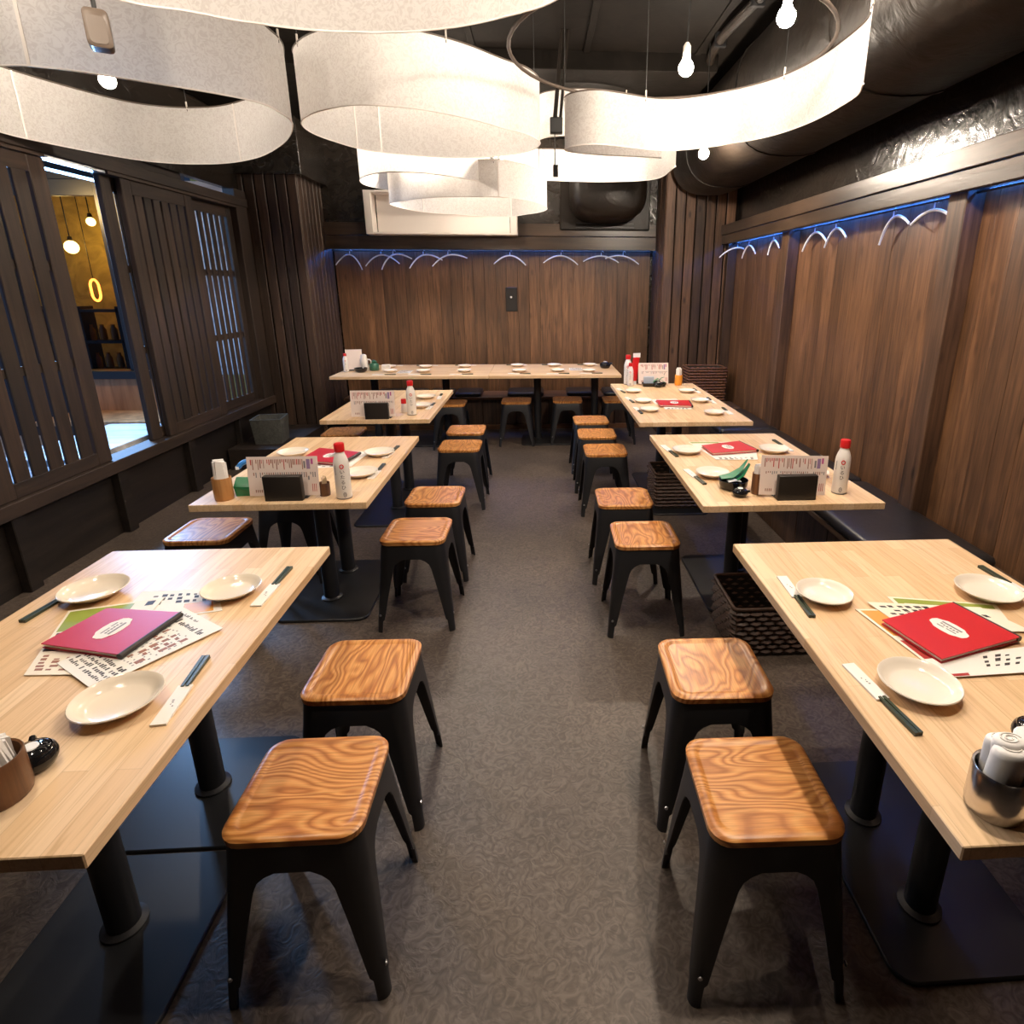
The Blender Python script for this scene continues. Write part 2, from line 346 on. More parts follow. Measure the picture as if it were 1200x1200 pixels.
def catmull(pts, per=8, closed=False):
    P = [Vector(p) for p in pts]; n = len(P); out = []
    for i in range(n if closed else n - 1):
        a = P[(i - 1) % n] if closed or i > 0 else P[i] * 2 - P[i + 1]
        b, c = P[i], P[(i + 1) % n]
        d = P[(i + 2) % n] if closed or i + 2 < n else c * 2 - b
        for k in range(per):
            t = k / per
            out.append(0.5 * ((2 * b) + (-a + c) * t + (2 * a - 5 * b + 4 * c - d) * t * t + (-a + 3 * b - 3 * c + d) * t ** 3))
    if not closed: out.append(P[-1])
    return out

ordn = ['first', 'second', 'third', 'fourth', 'fifth', 'sixth', 'seventh', 'eighth', 'ninth', 'tenth', 'eleventh', 'twelfth']
# ------------------------------------------------------------------ room shell
XL, XR, YB, YF, ZC = -2.62, 1.95, 6.7, -1.4, 3.0
fl = struct('floor', MB().b2(XL - 0.1, XR + 0.1, YF - 0.1, YB + 0.1, -0.1, 0.0), MT['floor'])
ce = struct('ceiling', MB().b2(XL - 0.2, XR + 0.2, YF - 0.1, YB + 0.2, ZC, ZC + 0.1), MT['ceiling'])
for x in (-1.9, -1.15, -0.40, 0.35, 1.10): obj('batten', cbox(x - 0.02, x + 0.02, YF, 4.55, ZC - 0.012, ZC + 0.001, 0.002), MT['ceiling'], ce)
struct('trim_20', cbox(XL, 1.24, 4.55, 6.52, 2.89, ZC + 0.01, 0.004), MT['ceiling'])
def ztop(y): return 2.889 if y > 4.55 else ZC - 0.013
struct('wall_front', MB().b2(XL - 0.1, XR + 0.1, YF - 0.1, YF, 0, ZC), MT['black_wall'])

def planks(parent, mat, n, length, width, thick, place, z0, var=0.0015, gap=0.002, ch=0.002):
    """n boards sharing one mesh, each an object of its own"""
    mb = MB(); rbox(mb, width - gap, thick, 0, length, max(ch, 0.0011), ch * 0.9, 1); me = mesh('plank', mb, mat, 0)
    for k in range(n):
        x, y, rz = place(k); j = random.uniform(-var, var)
        obj('plank', me, parent=parent, loc=(x + j * -math.sin(rz), y + j * math.cos(rz), z0), rot=(0, 0, rz))
# back wall: walnut boards under a black gloss bulkhead
wb = struct('wall_back', MB().b2(XL - 0.1, XR + 0.1, YB + 0.02, YB + 0.12, 0, ZC), MT['black_wall'])
planks(wb, MT['panel'], 28, 1.98, 0.1194, 0.02, lambda k: (-2.12 + 0.1194 * (k + 0.5), YB + 0.01, 0), 0.0, 0.0008, 0.0012, 0.001)
bh = struct('trim_1', MB().b2(-2.13, 1.24, 6.53, YB + 0.02, 1.985, ZC), MT['black_wall'])
obj('beam_board', cbox(-2.13, 1.24, 6.49, 6.53, 1.855, 1.985, 0.004), MT['beam_x'], bh)
obj('beam_board', cbox(-2.13, 1.24, 6.505, 6.53, 1.99, 2.11, 0.004), MT['beam_x'], bh)
# right wall
wr = struct('wall_right', MB().b2(XR + 0.02, XR + 0.12, YF - 0.1, YB + 0.1, 0, ZC), MT['black_wall'])
planks(wr, MT['panel'], 60, 2.04, 0.125, 0.02, lambda k: (XR + 0.01, YF + 0.125 * (k + 0.5), PI / 2), 0.0, 0.0008, 0.0014, 0.001)
for y0, y1 in ((2.68, 2.80), (4.57, 4.70), (0.80, 0.92)):
    obj('post', cbox(1.862, XR, y0, y1, 0.0, 1.90, 0.004), MT['pillar'], wr)
obj('post', cbox(1.862, XR, 6.02, 6.10, 0.0, 1.90, 0.004), MT['pillar'], wr)
bm = struct('trim_2', MB().b2(1.85, XR + 0.02, YF, 6.10, 2.0, 2.062), MT['beam'])
obj('beam_board', cbox(1.815, 1.85, YF, 6.10, 1.892, 1.974, 0.004), MT['beam'], bm)
obj('beam_board', cbox(1.805, 1.85, YF, 6.10, 1.977, 2.066, 0.004), MT['beam'], bm)
# right pillar of cedar boards
pr = struct('wall_pillar_right', MB().b2(1.265, XR + 0.02, 6.125, YB, 0, ZC), MT['ceiling'])
planks(pr, MT['pillar'], 7, ZC - 0.002, 0.1, 0.02, lambda k: (1.245 + 0.1 * (k + 0.5), 6.115, 0), 0.0, 0.004, 0.012, 0.005)
planks(pr, MT['pillar'], 6, ZC - 0.002, 0.1, 0.02, lambda k: (1.255, 6.125 + 0.1 * (k + 0.5), PI / 2), 0.0, 0.004, 0.012, 0.005)
# left pillar of cedar boards
pl = struct('wall_pillar_left', MB().b2(XL - 0.1, -2.15, 5.925, YB, 0, ZC), MT['ceiling'])
planks(pl, MT['pillar_l'], 6, 2.40, 0.094, 0.02, lambda k: (-2.127 - 0.094 * (k + 0.5), 5.915, 0), 0.15, 0.004, 0.011, 0.005)
planks(pl, MT['pillar_l'], 8, 2.40, 0.097, 0.02, lambda k: (-2.14, 5.925 + 0.097 * (k + 0.5), PI / 2), 0.15, 0.004, 0.010, 0.005)
struct('trim_3', cbox(XL - 0.05, -2.06, 5.84, YB - 0.02, 2.44, ZC, 0.004), MT['black_wall'])
struct('trim_4', cbox(XL, -2.12, 5.885, 5.92, 0.0, 0.15, 0.003), MT['pillar'])

# left wall: low plinth, sill, header and sliding lattice shutters
wl = struct('wall_left', MB().b2(XL - 0.08, XL - 0.02, YF, 5.94, 2.30, ZC), MT['black_wall'])
obj('plinth', MB().b2(XL - 0.08, XL - 0.02, YF, 5.9, 0.0, 0.41), MT['plinth'], wl)
obj('sill', cbox(XL - 0.09, XL + 0.045, YF, 5.9, 0.40, 0.476, 0.004), MT['shutter_h'], wl)
obj('header', cbox(XL - 0.05, XL + 0.04, YF, 5.9, 2.165, 2.235, 0.004), MT['shutter_h'], wl)
obj('header_lip', cbox(XL - 0.075, XL + 0.03, YF, 3.62, 2.1455, 2.165, 0.002), MT['shutter_h'], wl)
obj('header_lip', cbox(XL - 0.075, XL + 0.03, 4.10, 5.70, 2.1455, 2.165, 0.002), MT['shutter_h'], wl)
obj('header', cbox(XL - 0.08, XL - 0.05, YF, 5.05, 2.235, 2.31, 0.002), MT['shutter_h'], wl)
for k in range(9):
    y = -1.0 + 0.77 * k
    if y < 5.8: obj('stud', cbox(XL - 0.02, XL + 0.03, y, y + 0.08, 0.0, 0.40, 0.004), MT['plinth'], wl)
obj('track', cbox(XL - 0.045, XL + 0.02, 3.625, 4.095, 2.148, 2.165, 0.002), MT['aluminium'], wl)
obj('lintel', cbox(XL - 0.32, XL - 0.24, 3.4, 5.6, 2.16, 2.24, 0.002), MT['win_frame'], wl)

def shutter(label, y0, y1, x, n, slot, stile=0.10, z0=0.478, z1=2.145, rows=(1.08, 1.60)):
    t = thing('sliding_shutter', label, 'shutter', (x, (y0 + y1) / 2, z0), 0, 'sliding lattice shutters of the left wall')
    H = z1 - z0; L = y1 - y0
    for s in (-1, 1):
        obj('stile', cbox(-0.018, 0.018, s * (L / 2 - stile / 2) - stile / 2, s * (L / 2 - stile / 2) + stile / 2, 0, H, 0.004), MT['shutter'], t)
    obj('rail', cbox(-0.016, 0.016, -L / 2 + stile, L / 2 - stile, 0, 0.075, 0.003), MT['shutter_h'], t)
    obj('rail', cbox(-0.016, 0.016, -L / 2 + stile, L / 2 - stile, H - 0.085, H, 0.003), MT['shutter_h'], t)
    for r in rows:
        obj('cross_rail', cbox(-0.014, 0.004, -L / 2 + stile, L / 2 - stile, r - z0 - 0.024, r - z0 + 0.024, 0.003), MT['shutter_h'], t)
    inner = L - 2 * stile; w = (inner - slot * (n + 1)) / n
    mb = MB(); rbox(mb, 0.016, w, 0.072, H - 0.08, 0.003, 0.0025, 1); me = mesh('slat', mb, MT['shutter'], 0)
    for k in range(n):
        obj('slat', me, parent=t, loc=(0.006, -inner / 2 + slot + w / 2 + k * (w + slot), 0))
    return t
shutter('dark slatted sliding shutter nearest the camera, left of the open gap', 2.82, 3.62, XL, 5, 0.022, 0.11)
shutter('dark slatted sliding shutter at the left edge, beside the nearest shutter', 2.02, 2.815, XL, 5, 0.022, 0.11)
shutter('narrow dark shutter at the right side of the open gap', 4.10, 4.64, XL - 0.045, 3, 0.034, 0.10)
shutter('closed dark slatted shutter in the middle of the left wall', 4.22, 5.02, XL, 6, 0.020, 0.10)
shutter('dark shutter with open bluish slots beside the left cedar pillar', 4.94, 5.72, XL - 0.045, 6, 0.042, 0.10)
for k, y in enumerate((1.21, 0.40, -0.41, -1.3)):
    struct('trim_%d' % (7 + k), cbox(XL - 0.02, XL + 0.02, y, y + 0.80, 0.478, 2.145, 0.004), MT['shutter'])
struct('trim_6', cbox(XL - 0.07, XL + 0.03, 5.70, 5.905, 0.47, 2.3, 0.004), MT['shutter'])
led_g = struct('trim_5', cbox(XL, -2.14, 4.95, 5.88, 0.0, 0.18, 0.004), MT['shutter_h'])

# ------------------------------------------------------------------ side passage seen through the gap
struct('floor_passage', MB().b2(-6.2, XL - 0.08, 2.0, 6.35, -0.1, 0.0), MT['pale_deck'])
pd = thing('passage_table', 'pale blue-lit tabletop outside the gap in the left shutters', 'table', (-2.98, 4.05, 0.0))
rb = MB(); rbox(rb, 0.50, 1.0, 0.46, 0.50, 0.02, 0.004); obj('tabletop', rb, MT['pale_deck'], pd)
for sx in (-1, 1):
    for sy in (-1, 1): obj('leg', MB().lathe([(0.02, 0), (0.02, 0.46)], (sx * 0.2, sy * 0.4, 0), 8), MT['win_frame'], pd)
ob = thing('passage_bench', 'oak bench with panelled back beyond the gap in the shutters', 'bench', (-3.95, 5.9, 0))
obj('backrest', cbox(-0.75, 0.75, 0.29, 0.33, 0.0, 0.62, 0.004), MT['oak'], ob)
obj('seat', cbox(-0.75, 0.75, -0.25, 0.29, 0.24, 0.28, 0.006), MT['oak'], ob)
obj('base', cbox(-0.70, 0.70, -0.18, 0.28, 0.0, 0.24, 0.004), MT['far_dark'], ob)
w1 = struct('window_1', MB().b2(-6.2, -5.05, 6.3, 6.4, 0.0, 3.0), MT['win_frame'])
obj('window_wall', MB().b2(-5.05, -3.3, 6.3, 6.4, 0.0, 0.62), MT['win_frame'], w1)
obj('window_wall', MB().b2(-5.05, -3.3, 6.3, 6.4, 2.44, 3.0), MT['win_frame'], w1)
obj('window_wall', MB().b2(-3.72, -2.7, 6.3, 6.4, 0.62, 2.44), MT['pale_deck'], w1)
obj('window_frame', cbox(-4.10, -3.72, 6.22, 6.3, 0.62, 2.44, 0.004), MT['win_frame'], w1)
obj('window_frame', cbox(-5.06, -5.0, 6.26, 6.34, 0.68, 2.38, 0.004), MT['win_frame'], w1)
obj('window_frame', cbox(-5.06, -4.08, 6.26, 6.34, 2.30, 2.44, 0.004), MT['win_frame'], w1)
obj('window_sill', cbox(-5.06, -3.72, 6.16, 6.34, 0.60, 0.68, 0.004), MT['win_frame'], w1)
obj('pane', MB().b2(-5.0, -4.08, 6.30, 6.306, 0.68, 2.30), MT['glass'], w1)
# lit shop behind that window
struct('wall_shop_back', MB().b2(-7.2, -3.6, 8.6, 8.7, 0, 3.2), MT['yellow_wall'])
struct('wall_shop_side', MB().b2(-7.3, -7.2, 6.4, 8.7, 0, 3.2), MT['yellow_wall'])
struct('wall_shop_right', MB().b2(-3.6, -3.5, 6.4, 8.7, 0, 3.2), MT['yellow_wall'])
struct('ceiling_shop', MB().b2(-7.3, -3.5, 6.4, 8.7, 2.95, 3.05), MT['yellow_wall'])
struct('floor_shop', MB().b2(-7.3, -3.5, 6.4, 8.7, -0.1, 0.0), MT['far_dark'])
def globe(label, x, y, z, r, mat='globe'):
    t = thing('globe_pendant', label, 'lamp', (x, y, z))
    obj('globe', MB().lathe([(r * math.sin(PI * k / 10 + 0.001), -r * math.cos(PI * k / 10)) for k in range(11)], n=16), MT[mat], t)
    obj('cord', MB().tube([(0, 0, r), (0, 0, 2.95 - z)], 0.006, 6), MT['wire'], t)
    obj('cap', MB().lathe([(0.03, 0), (0.02, 0.05)], (0, 0, r * 0.95), 12), MT['far_dark'], t)
globe('larger yellow globe lamp glowing in the shop window', -5.62, 7.95, 1.94, 0.075)
globe('smaller yellow globe lamp further back in the shop window', -5.50, 8.2, 2.25, 0.05)
nb = MB(); nb.tube([(0.05 * math.cos(a), 0, 0.085 * math.sin(a) + (0.04 if math.sin(a) > 0 else -0.04)) for a in [2 * PI * k / 24 for k in range(24)]], 0.014, 8, True)
ns = thing('neon_sign', 'orange neon ring sign shaped like a zero in the shop window', 'sign', (-5.42, 7.9, 1.44))
obj('neon_tube', nb, MT['neon'], ns); obj('cord', MB().tube([(0, 0, 0.12), (0, 0, 1.51)], 0.004, 6), MT['wire'], ns)
globe('added unseen globe lamp warming the oak bench outside the left shutters', -4.55, 5.50, 2.25, 0.09, 'globe_added')  # added lamp out of view, gives the oak bench warm light
struct('ceiling_passage_added', MB().b2(-6.2, XL - 0.09, 5.45, 6.3, 2.95, 3.05), MT['far_dark'])  # added canopy: carries the added globe and darkens the blue band above
sh = thing('shop_shelf', 'dark shelf unit with jars behind the shop window', 'shelf', (-5.55, 7.98, 0))
for z in (0.45, 0.80, 1.18): obj('shelf_board', cbox(-0.6, 0.6, -0.12, 0.12, z, z + 0.035, 0.003), MT['far_dark'], sh)
for x in (-0.6, -0.1, 0.35, 0.6): obj('upright', cbox(x - 0.02, x + 0.02, -0.12, 0.12, 0, 1.25, 0.003), MT['far_dark'], sh)
jm = mesh('jar', MB().lathe([(0.035, 0), (0.04, 0.02), (0.04, 0.13), (0.022, 0.16), (0.022, 0.19)], n=12), MT['jar'])
for k in range(10):
    z = 0.835 if k < 5 else 0.485
    tag(obj('jar', jm, loc=(-5.90 + 0.135 * (k % 5), 7.98, z)), 'amber jar, %s from left on the %s shelf behind the shop window' % (ordn[k % 5], 'upper' if k < 5 else 'lower'), 'jar', 'amber jars on the shop shelf')

# ------------------------------------------------------------------ overhead services
def superell(cx, cz, a, b, p=2.6, n=28):
    out = []
    for k in range(n):
        t = 2 * PI * k / n; c, s = math.cos(t), math.sin(t)
        out.append((cx + a * math.copysign(abs(c) ** (2 / p), c), cz + b * math.copysign(abs(s) ** (2 / p), s)))
    return out
du = thing('air_duct', 'wide rounded black air duct along the top of the right wall', 'duct', (0, 0, 0))
mb = MB(); L = []
for y, s in ((YF + 0.01, 1), (5.7, 1), (5.92, 0.97), (6.03, 0.86), (6.07, 0.6)):
    L.append([(x, y, z) for x, z in superell(1.60, 2.645, 0.36 * s, 0.345 * s)])
mb.loft(L); obj('duct_body', mb, MT['duct'], du, smooth=60)
for y in (0.4, 1.6, 2.85, 4.1, 5.35):
    mb = MB(); mb.loft([[(x, yy, z) for x, z in superell(1.60, 2.645, 0.366, 0.351)] for yy in (y, y + 0.03)]); obj('duct_band', mb, MT['duct'], du, smooth=60)
ca = thing('ceiling_cassette', 'black rounded vent hood on the bulkhead above the back wall', 'vent', (0.70, 6.53, 2.10))
obj('back_frame', cbox(-0.46, 0.46, -0.06, 0.0, -0.05, 0.62, 0.01), MT['duct'], ca)
mb = MB(); mb.loft([[(x, y, z + 0.30) for x, z in superell(0, 0, 0.37 * s, 0.29 * s, 3.2)] for y, s in ((-0.06, 1), (-0.40, 0.98), (-0.48, 0.92), (-0.52, 0.75))]); obj('hood', mb, MT['duct'], ca, smooth=60)
for z in (-0.03, 0.005): obj('louvre', cbox(-0.30, 0.30, -0.085, -0.06, z, z + 0.012, 0.002), MT['plate_steel'], ca)
wf = thing('white_display_frame', 'white box frame mounted on the black bulkhead behind the ribbon shades', 'frame', (-0.93, 6.42, 1.985))
obj('back_panel', cbox(-0.66, 0.66, 0.06, 0.08, 0.01, 0.40, 0.002), MT['white_box'], wf)
obj('frame_side', cbox(-0.74, -0.67, -0.10, 0.08, 0.0, 0.40, 0.004), MT['white_box'], wf)
obj('frame_side', cbox(0.67, 0.74, -0.10, 0.08, 0.0, 0.40, 0.004), MT['white_box'], wf)
obj('frame_bottom', cbox(-0.67, 0.67, -0.10, 0.08, 0.0, 0.02, 0.003), MT['white_box'], wf)
obj('frame_top', cbox(-0.67, 0.67, -0.10, 0.08, 0.38, 0.40, 0.003), MT['white_box'], wf)
obj('mounting_arm', cbox(-0.05, 0.05, 0.08, 0.12, 0.1, 0.3, 0.003), MT['plate_steel'], wf)
cd = thing('ceiling_conduit', 'bent dark conduit pipe running across the black ceiling', 'pipe', (0, 0, 0))
obj('pipe', MB().tube(catmull([(1.22, 3.2, 2.955), (1.19, 3.64, 2.955), (1.15, 4.08, 2.955), (1.16, 4.38, 2.955), (1.19, 4.56, 2.955)], 5), 0.028, 10), MT['duct'], cd)
for p in ((1.19, 3.64), (1.155, 4.2)): obj('bracket', cbox(p[0] - 0.035, p[0] + 0.035, p[1] - 0.015, p[1] + 0.015, 2.92, 3.0, 0.003), MT['plate_steel'], cd)
rd = thing('hanging_rod_clamp', 'dark twin rod with clamp hanging between the ribbon shades', 'bracket', (0.125, 4.22, 2.40))
obj('rod', MB().tube([(0, 0, 0.1), (0.05, 0, 0.6)], 0.013, 8), MT['duct'], rd); obj('rod', MB().tube([(0.035, 0, 0.1), (0.085, 0, 0.6)], 0.010, 8), MT['duct'], rd)
obj('clamp', cbox(-0.03, 0.05, -0.025, 0.025, 0.03, 0.12, 0.004), MT['plate_steel'], rd)
obj('thin_wire', MB().tube([(0, 0, 0.04), (0.0, 0, -0.16)], 0.004, 6), MT['wire'], rd)
obj('hook', cbox(-0.012, 0.022, -0.015, 0.015, -0.22, -0.15, 0.003), MT['plate_steel'], rd)
sp = thing('hanging_speaker', 'small taupe speaker box hanging in front of the left shade', 'speaker', (-1.27, 2.1, 2.212), rad(28))
mb = MB(); mb.loft([[(x, y, z) for x, z in rrect(0.062 - e, 0.098 - e, 0.014, 4)] for y, e in ((-0.03, 0.01), (-0.026, 0), (0.026, 0), (0.03, 0.01))]); obj('speaker_box', mb, MT['taupe'], sp)
mb = MB(); mb.loft([[(x, y, z - 0.006) for x, z in rrect(0.044, 0.070, 0.012, 4)] for y in (-0.032, -0.0295)]); obj('grille', mb, MT['taupe'], sp)
obj('stem', MB().tube([(0, 0, 0.05), (0, 0, 0.788)], 0.006, 8), MT['plate_steel'], sp)

# ------------------------------------------------------------------ ribbon shades
def ribbon(label, pts, z0, h, closed=False, seams=(), wires=(), hoop=None, dark_top=True, per=8, sharp=False):
    t = thing('ribbon_lampshade', label, 'lampshade', (0, 0, z0), 0, 'white ribbon shades under the ceiling')
    c = catmull([(x, y, 0) for x, y in pts], per, closed)
    if sharp: c = [Vector((x, y, 0)) for x, y in pts[:1]] + c[1:]
    n = len(c); nor = []
    for i in range(n):
        d = (c[(i + 1) % n] - c[i - 1]) if closed else (c[min(i + 1, n - 1)] - c[max(i - 1, 0)])
        nor.append(Vector((-d.y, d.x, 0)).normalized())
    th = 0.0015
    loops = [[(p.x, p.y, 0), (p.x, p.y, h)] for p in c]
    mb = MB()
    mb.loft(loops + ([loops[0]] if closed else []), False, False, closed=False)
    obj('fabric_band', mb, MT['shade'], t, smooth=50)
    obj('bottom_rim', MB().tube([(p.x, p.y, 0) for p in c], 0.0032, 6, closed), MT['rim'], t, smooth=60)
    obj('top_rim', MB().tube([(p.x, p.y, h) for p in c], 0.0042, 6, closed), MT['rim_dark'] if dark_top else MT['rim'], t, smooth=60)
    for s in seams:
        i = int(s * (n - 1)); p = c[i]; a = math.atan2(nor[i].x, -nor[i].y)
        obj('seam', MB().box((p.x, p.y, h / 2), (0.010, 0.006, h), math.atan2(-nor[i].x, nor[i].y)), MT['rim'], t)
    for s in wires:
        p = c[int(s * (n - 1))]
        obj('suspension_wire', MB().tube([(p.x, p.y, h - 0.02), (p.x, p.y, ztop(p.y) - z0)], 0.0022, 5), MT['wire'], t)
        obj('wire_clip', MB().tube([(p.x, p.y, h - 0.01), (p.x, p.y, h + 0.03)], 0.0045, 6), MT['socket'], t)
    if hoop:
        obj('hoop', MB().tube([(hoop[0] + hoop[2] * math.cos(2 * PI * k / 48), hoop[1] + hoop[2] * math.sin(2 * PI * k / 48), h + 0.004) for k in range(48)], 0.008, 8, True), MT['rim_dark'], t, smooth=60)
    return t
ribbon('large white looped ribbon shade at the upper left beside the speaker', [(-1.134, 2.704), (-1.075, 2.90), (-1.105, 3.102), (-1.282, 3.45), (-1.599, 3.85), (-1.951, 4.048), (-2.298, 3.971), (-2.523, 3.497), (-2.545, 3.2), (-2.48, 2.80), (-2.22, 2.50), (-1.778, 2.38), (-1.643, 2.387), (-1.501, 2.453)], 2.2, 0.30, True, (0.32, 0.52, 0.84), (0.1, 0.38, 0.62, 0.85))
ribbon('white oval ribbon shade in the centre, above the middle of the room', [(-1.124, 3.272), (-1.037, 3.132), (-0.922, 3.029), (-0.781, 2.955), (-0.556, 2.978), (-0.335, 3.114), (-0.156, 3.304), (-0.031, 3.434), (0.027, 3.621), (-0.037, 3.819), (-0.191, 3.947), (-0.451, 4.039), (-0.754, 3.985), (-0.972, 3.86), (-1.093, 3.637), (-1.143, 3.45)], 2.25, 0.30, True, (0.80, 0.84), (0.05, 0.3, 0.55, 0.8), dark_top=True)
q = 0.7 / 0.85
ribbon('open white ribbon shade curving around the bare bulbs at upper right', [(x * q, y * q) for x, y in [(1.437, 2.877), (1.499, 3.081), (1.485, 3.507), (1.376, 3.838), (1.145, 4.099), (0.92, 4.237), (0.747, 4.235), (0.573, 4.162), (0.385, 4.10), (0.24, 4.16), (0.194, 4.29), (0.317, 4.382), (0.518, 4.43), (0.686, 4.45), (0.869, 4.482)]], 2.2, 0.245, False, (), (0.02, 0.2, 0.45, 0.7), (0.56, 2.86, 0.665))
ribbon('small white ribbon loop just below the central oval shade', [(-1.224, 4.594), (-1.12, 4.38), (-0.966, 4.258), (-0.80, 4.25), (-0.668, 4.298), (-0.50, 4.44), (-0.334, 4.645), (-0.36, 4.80), (-0.494, 4.954), (-0.65, 5.06), (-0.797, 5.09), (-1.074, 5.055), (-1.22, 4.82)], 2.2, 0.28, True, (0.62, 0.74), (0.1, 0.4, 0.8), dark_top=False)
ribbon('lowest white ribbon loop in front of the white box frame', [(-1.118, 4.986), (-0.98, 4.80), (-0.794, 4.641), (-0.60, 4.57), (-0.457, 4.555), (-0.238, 4.558), (-0.07, 4.698), (0.05, 4.95), (0.087, 5.21), (0.03, 5.42), (-0.086, 5.583), (-0.295, 5.80), (-0.734, 5.633), (-1.006, 5.408)], 2.1, 0.235, True, (0.36, 0.78, 0.92), (0.05, 0.35, 0.65), dark_top=False)
ribbon('wide white ribbon arc furthest back on the right, below the hoop', [(-0.228, 4.556), (-0.179, 4.96), (-0.02, 5.4), (0.144, 5.45), (0.522, 5.486), (0.875, 5.406), (1.019, 5.225), (1.035, 4.776)], 2.35, 0.24, False, (0.36,), (0.1, 0.5, 0.9))
ribbon('short bright white ribbon arc seen between the central and right shades', [(-0.02, 5.10), (0.08, 4.93), (0.25, 4.85), (0.45, 4.85), (0.68, 4.96), (0.80, 5.12)], 2.56, 0.30, False, (), (0.3, 0.8))
ribbon('largest white ribbon shade cut by the top edge, nearest the camera', [(-1.202, 2.126), (-1.059, 2.185), (-0.938, 2.245), (-0.758, 2.30), (-0.589, 2.315), (-0.412, 2.30), (-0.232, 2.245), (-0.052, 2.143), (0.065, 2.045), (0.21, 1.80), (0.20, 1.45), (0.0, 1.12), (-0.4, 0.92), (-0.85, 0.95), (-1.25, 1.2), (-1.42, 1.55), (-1.38, 1.90)], 2.3, 0.30, True, (), (0.1, 0.35, 0.6, 0.85))

# ------------------------------------------------------------------ bulbs
r0 = 0.034
bulb_me = mesh('bulb_glass', MB().lathe([(r0 * math.sin(PI * k / 9 + 0.001), -r0 * math.cos(PI * k / 9)) for k in range(8)] + [(0.018, 0.034), (0.014, 0.045)], n=14), MT['bulb'])
sock_me = mesh('socket', MB().lathe([(0.016, 0.043), (0.018, 0.05), (0.018, 0.085), (0.008, 0.10)], n=12), MT['socket'])
BM = {'bulb': bulb_me}
for k in ('bulb_low', 'bulb_key', 'bulb_dim'):
    BM[k] = bulb_me.copy(); BM[k].materials.clear(); BM[k].materials.append(MT[k])
def bulb(label, x, y, z, kind='bulb'):
    t = thing('light_bulb', label, 'light bulb', (x, y, z), 0, 'bare glowing bulbs')
    obj('bulb_glass', BM[kind], parent=t); obj('socket', sock_me, parent=t)
    obj('cord', MB().tube([(0, 0, 0.095), (0.006, 0, 0.3), (0, 0, ztop(y) - z)], 0.0035, 6), MT['wire'], t)
    return t
bulb('bare glowing bulb on a hooked cord inside the right ribbon shade', 0.69, 3.06, 2.45, 'bulb_dim')
bulb('bare glowing bulb highest at the upper right, near the black duct', 0.93, 2.51, 2.45, 'bulb_dim')
bulb('small glowing bulb below the right ribbon shade beside the duct', 1.125, 4.33, 2.35, 'bulb_key')
bulb('bare glowing bulb inside the looped shade at the upper left', -2.0, 3.3, 2.42, 'bulb_low')
bulb('glowing bulb inside the central oval ribbon shade', -0.55, 3.45, 2.50, 'bulb_low')
bulb('glowing bulb inside the small loop below the central shade', -0.78, 4.68, 2.42)
bulb('glowing bulb inside the lowest ribbon loop by the white frame', -0.45, 5.15, 2.30, 'bulb_low')
bulb('glowing bulb inside the furthest right ribbon arc', 0.45, 5.15, 2.55, 'bulb_low')
bulb('glowing bulb inside the nearest ribbon shade above the camera', -0.55, 1.6, 2.52, 'bulb_low')
bulb('glowing bulb over the front right table', 0.83, 1.12, 2.50, 'bulb_key')
bulb('glowing bulb over the front left table', -1.15, 1.15, 2.50)
bulb('added bulb brightening the white box frame, behind the ribbon loops', -0.35, 5.98, 2.78)  # extra bulb, added because the frame came out too dark
bulb('added fill bulb out of frame above the gap between the two right tables', 0.85, 1.95, 2.60, 'bulb_key')  # added out of view to keep the right tables bright
bulb('added fill bulb out of frame before the upper left ribbon shade', -1.75, 1.90, 2.72, 'bulb_low')  # added out of view to light the near face of the left shade
bulb('added fill bulb above the far left table, hidden by the ribbon shades', -0.95, 5.40, 2.70, 'bulb_low')  # added behind the shades to light the far tables

# ------------------------------------------------------------------ blue LED strips and hangers
for x0, x1, y0, y1, lb in ((1.931, 1.943, 2.82, 4.55, 'between the two right wall posts'), (1.931, 1.943, 4.72, 6.0, 'nearest the right pillar'), (1.931, 1.943, 2.25, 2.66, 'nearest the camera on the right wall')):
    tag(obj('led_strip', cbox(x0, x1, y0, y1, 1.932, 1.941, 0.001), MT['led']), 'blue light strip hidden under the beam ' + lb, 'light', 'blue light strips')
tag(obj('led_strip', cbox(-2.1, 1.22, 6.681, 6.693, 1.889, 1.898, 0.001), MT['led']), 'blue light strip hidden under the bulkhead of the back wall', 'light', 'blue light strips')
for y0, y1 in ((0.93, 2.67), (2.81, 4.56), (4.71, 6.01)):
    obj('hanger_rail', MB().tube([(1.90, y0, 1.89), (1.90, y1, 1.89)], 0.006, 8), MT['plate_steel'], wr)
obj('hanger_rail', MB().tube([(-2.11, 6.6, 1.845), (1.23, 6.6, 1.845)], 0.006, 8), MT['plate_steel'], wb)
def hanger(label, loc, rz, half, drop, roll, lift, group):
    t = thing('clothes_hanger', label, 'clothes hanger', loc, rz, group)
    a = []
    for k in range(17):
        u = -1 + k / 8; x, z = u * half, -drop * abs(u) ** 1.9
        a.append((x * math.cos(roll) - z * math.sin(roll), 0, x * math.sin(roll) + z * math.cos(roll)))
    obj('arm', MB().tube(a, [0.0075 if 1 < k < 15 else 0.006 for k in range(17)], 8), MT['hanger'], t, smooth=60)
    hk = [(0, 0, 0), (0, 0, lift - 0.012)] + [(0.013 - 0.013 * math.cos(b), 0, lift - 0.012 + 0.020 * math.sin(b)) for b in (0.6, 1.2, 1.57, 2.2, 2.8)]
    obj('hook', MB().tube(hk, 0.004, 6), MT['hanger'], t, smooth=60)
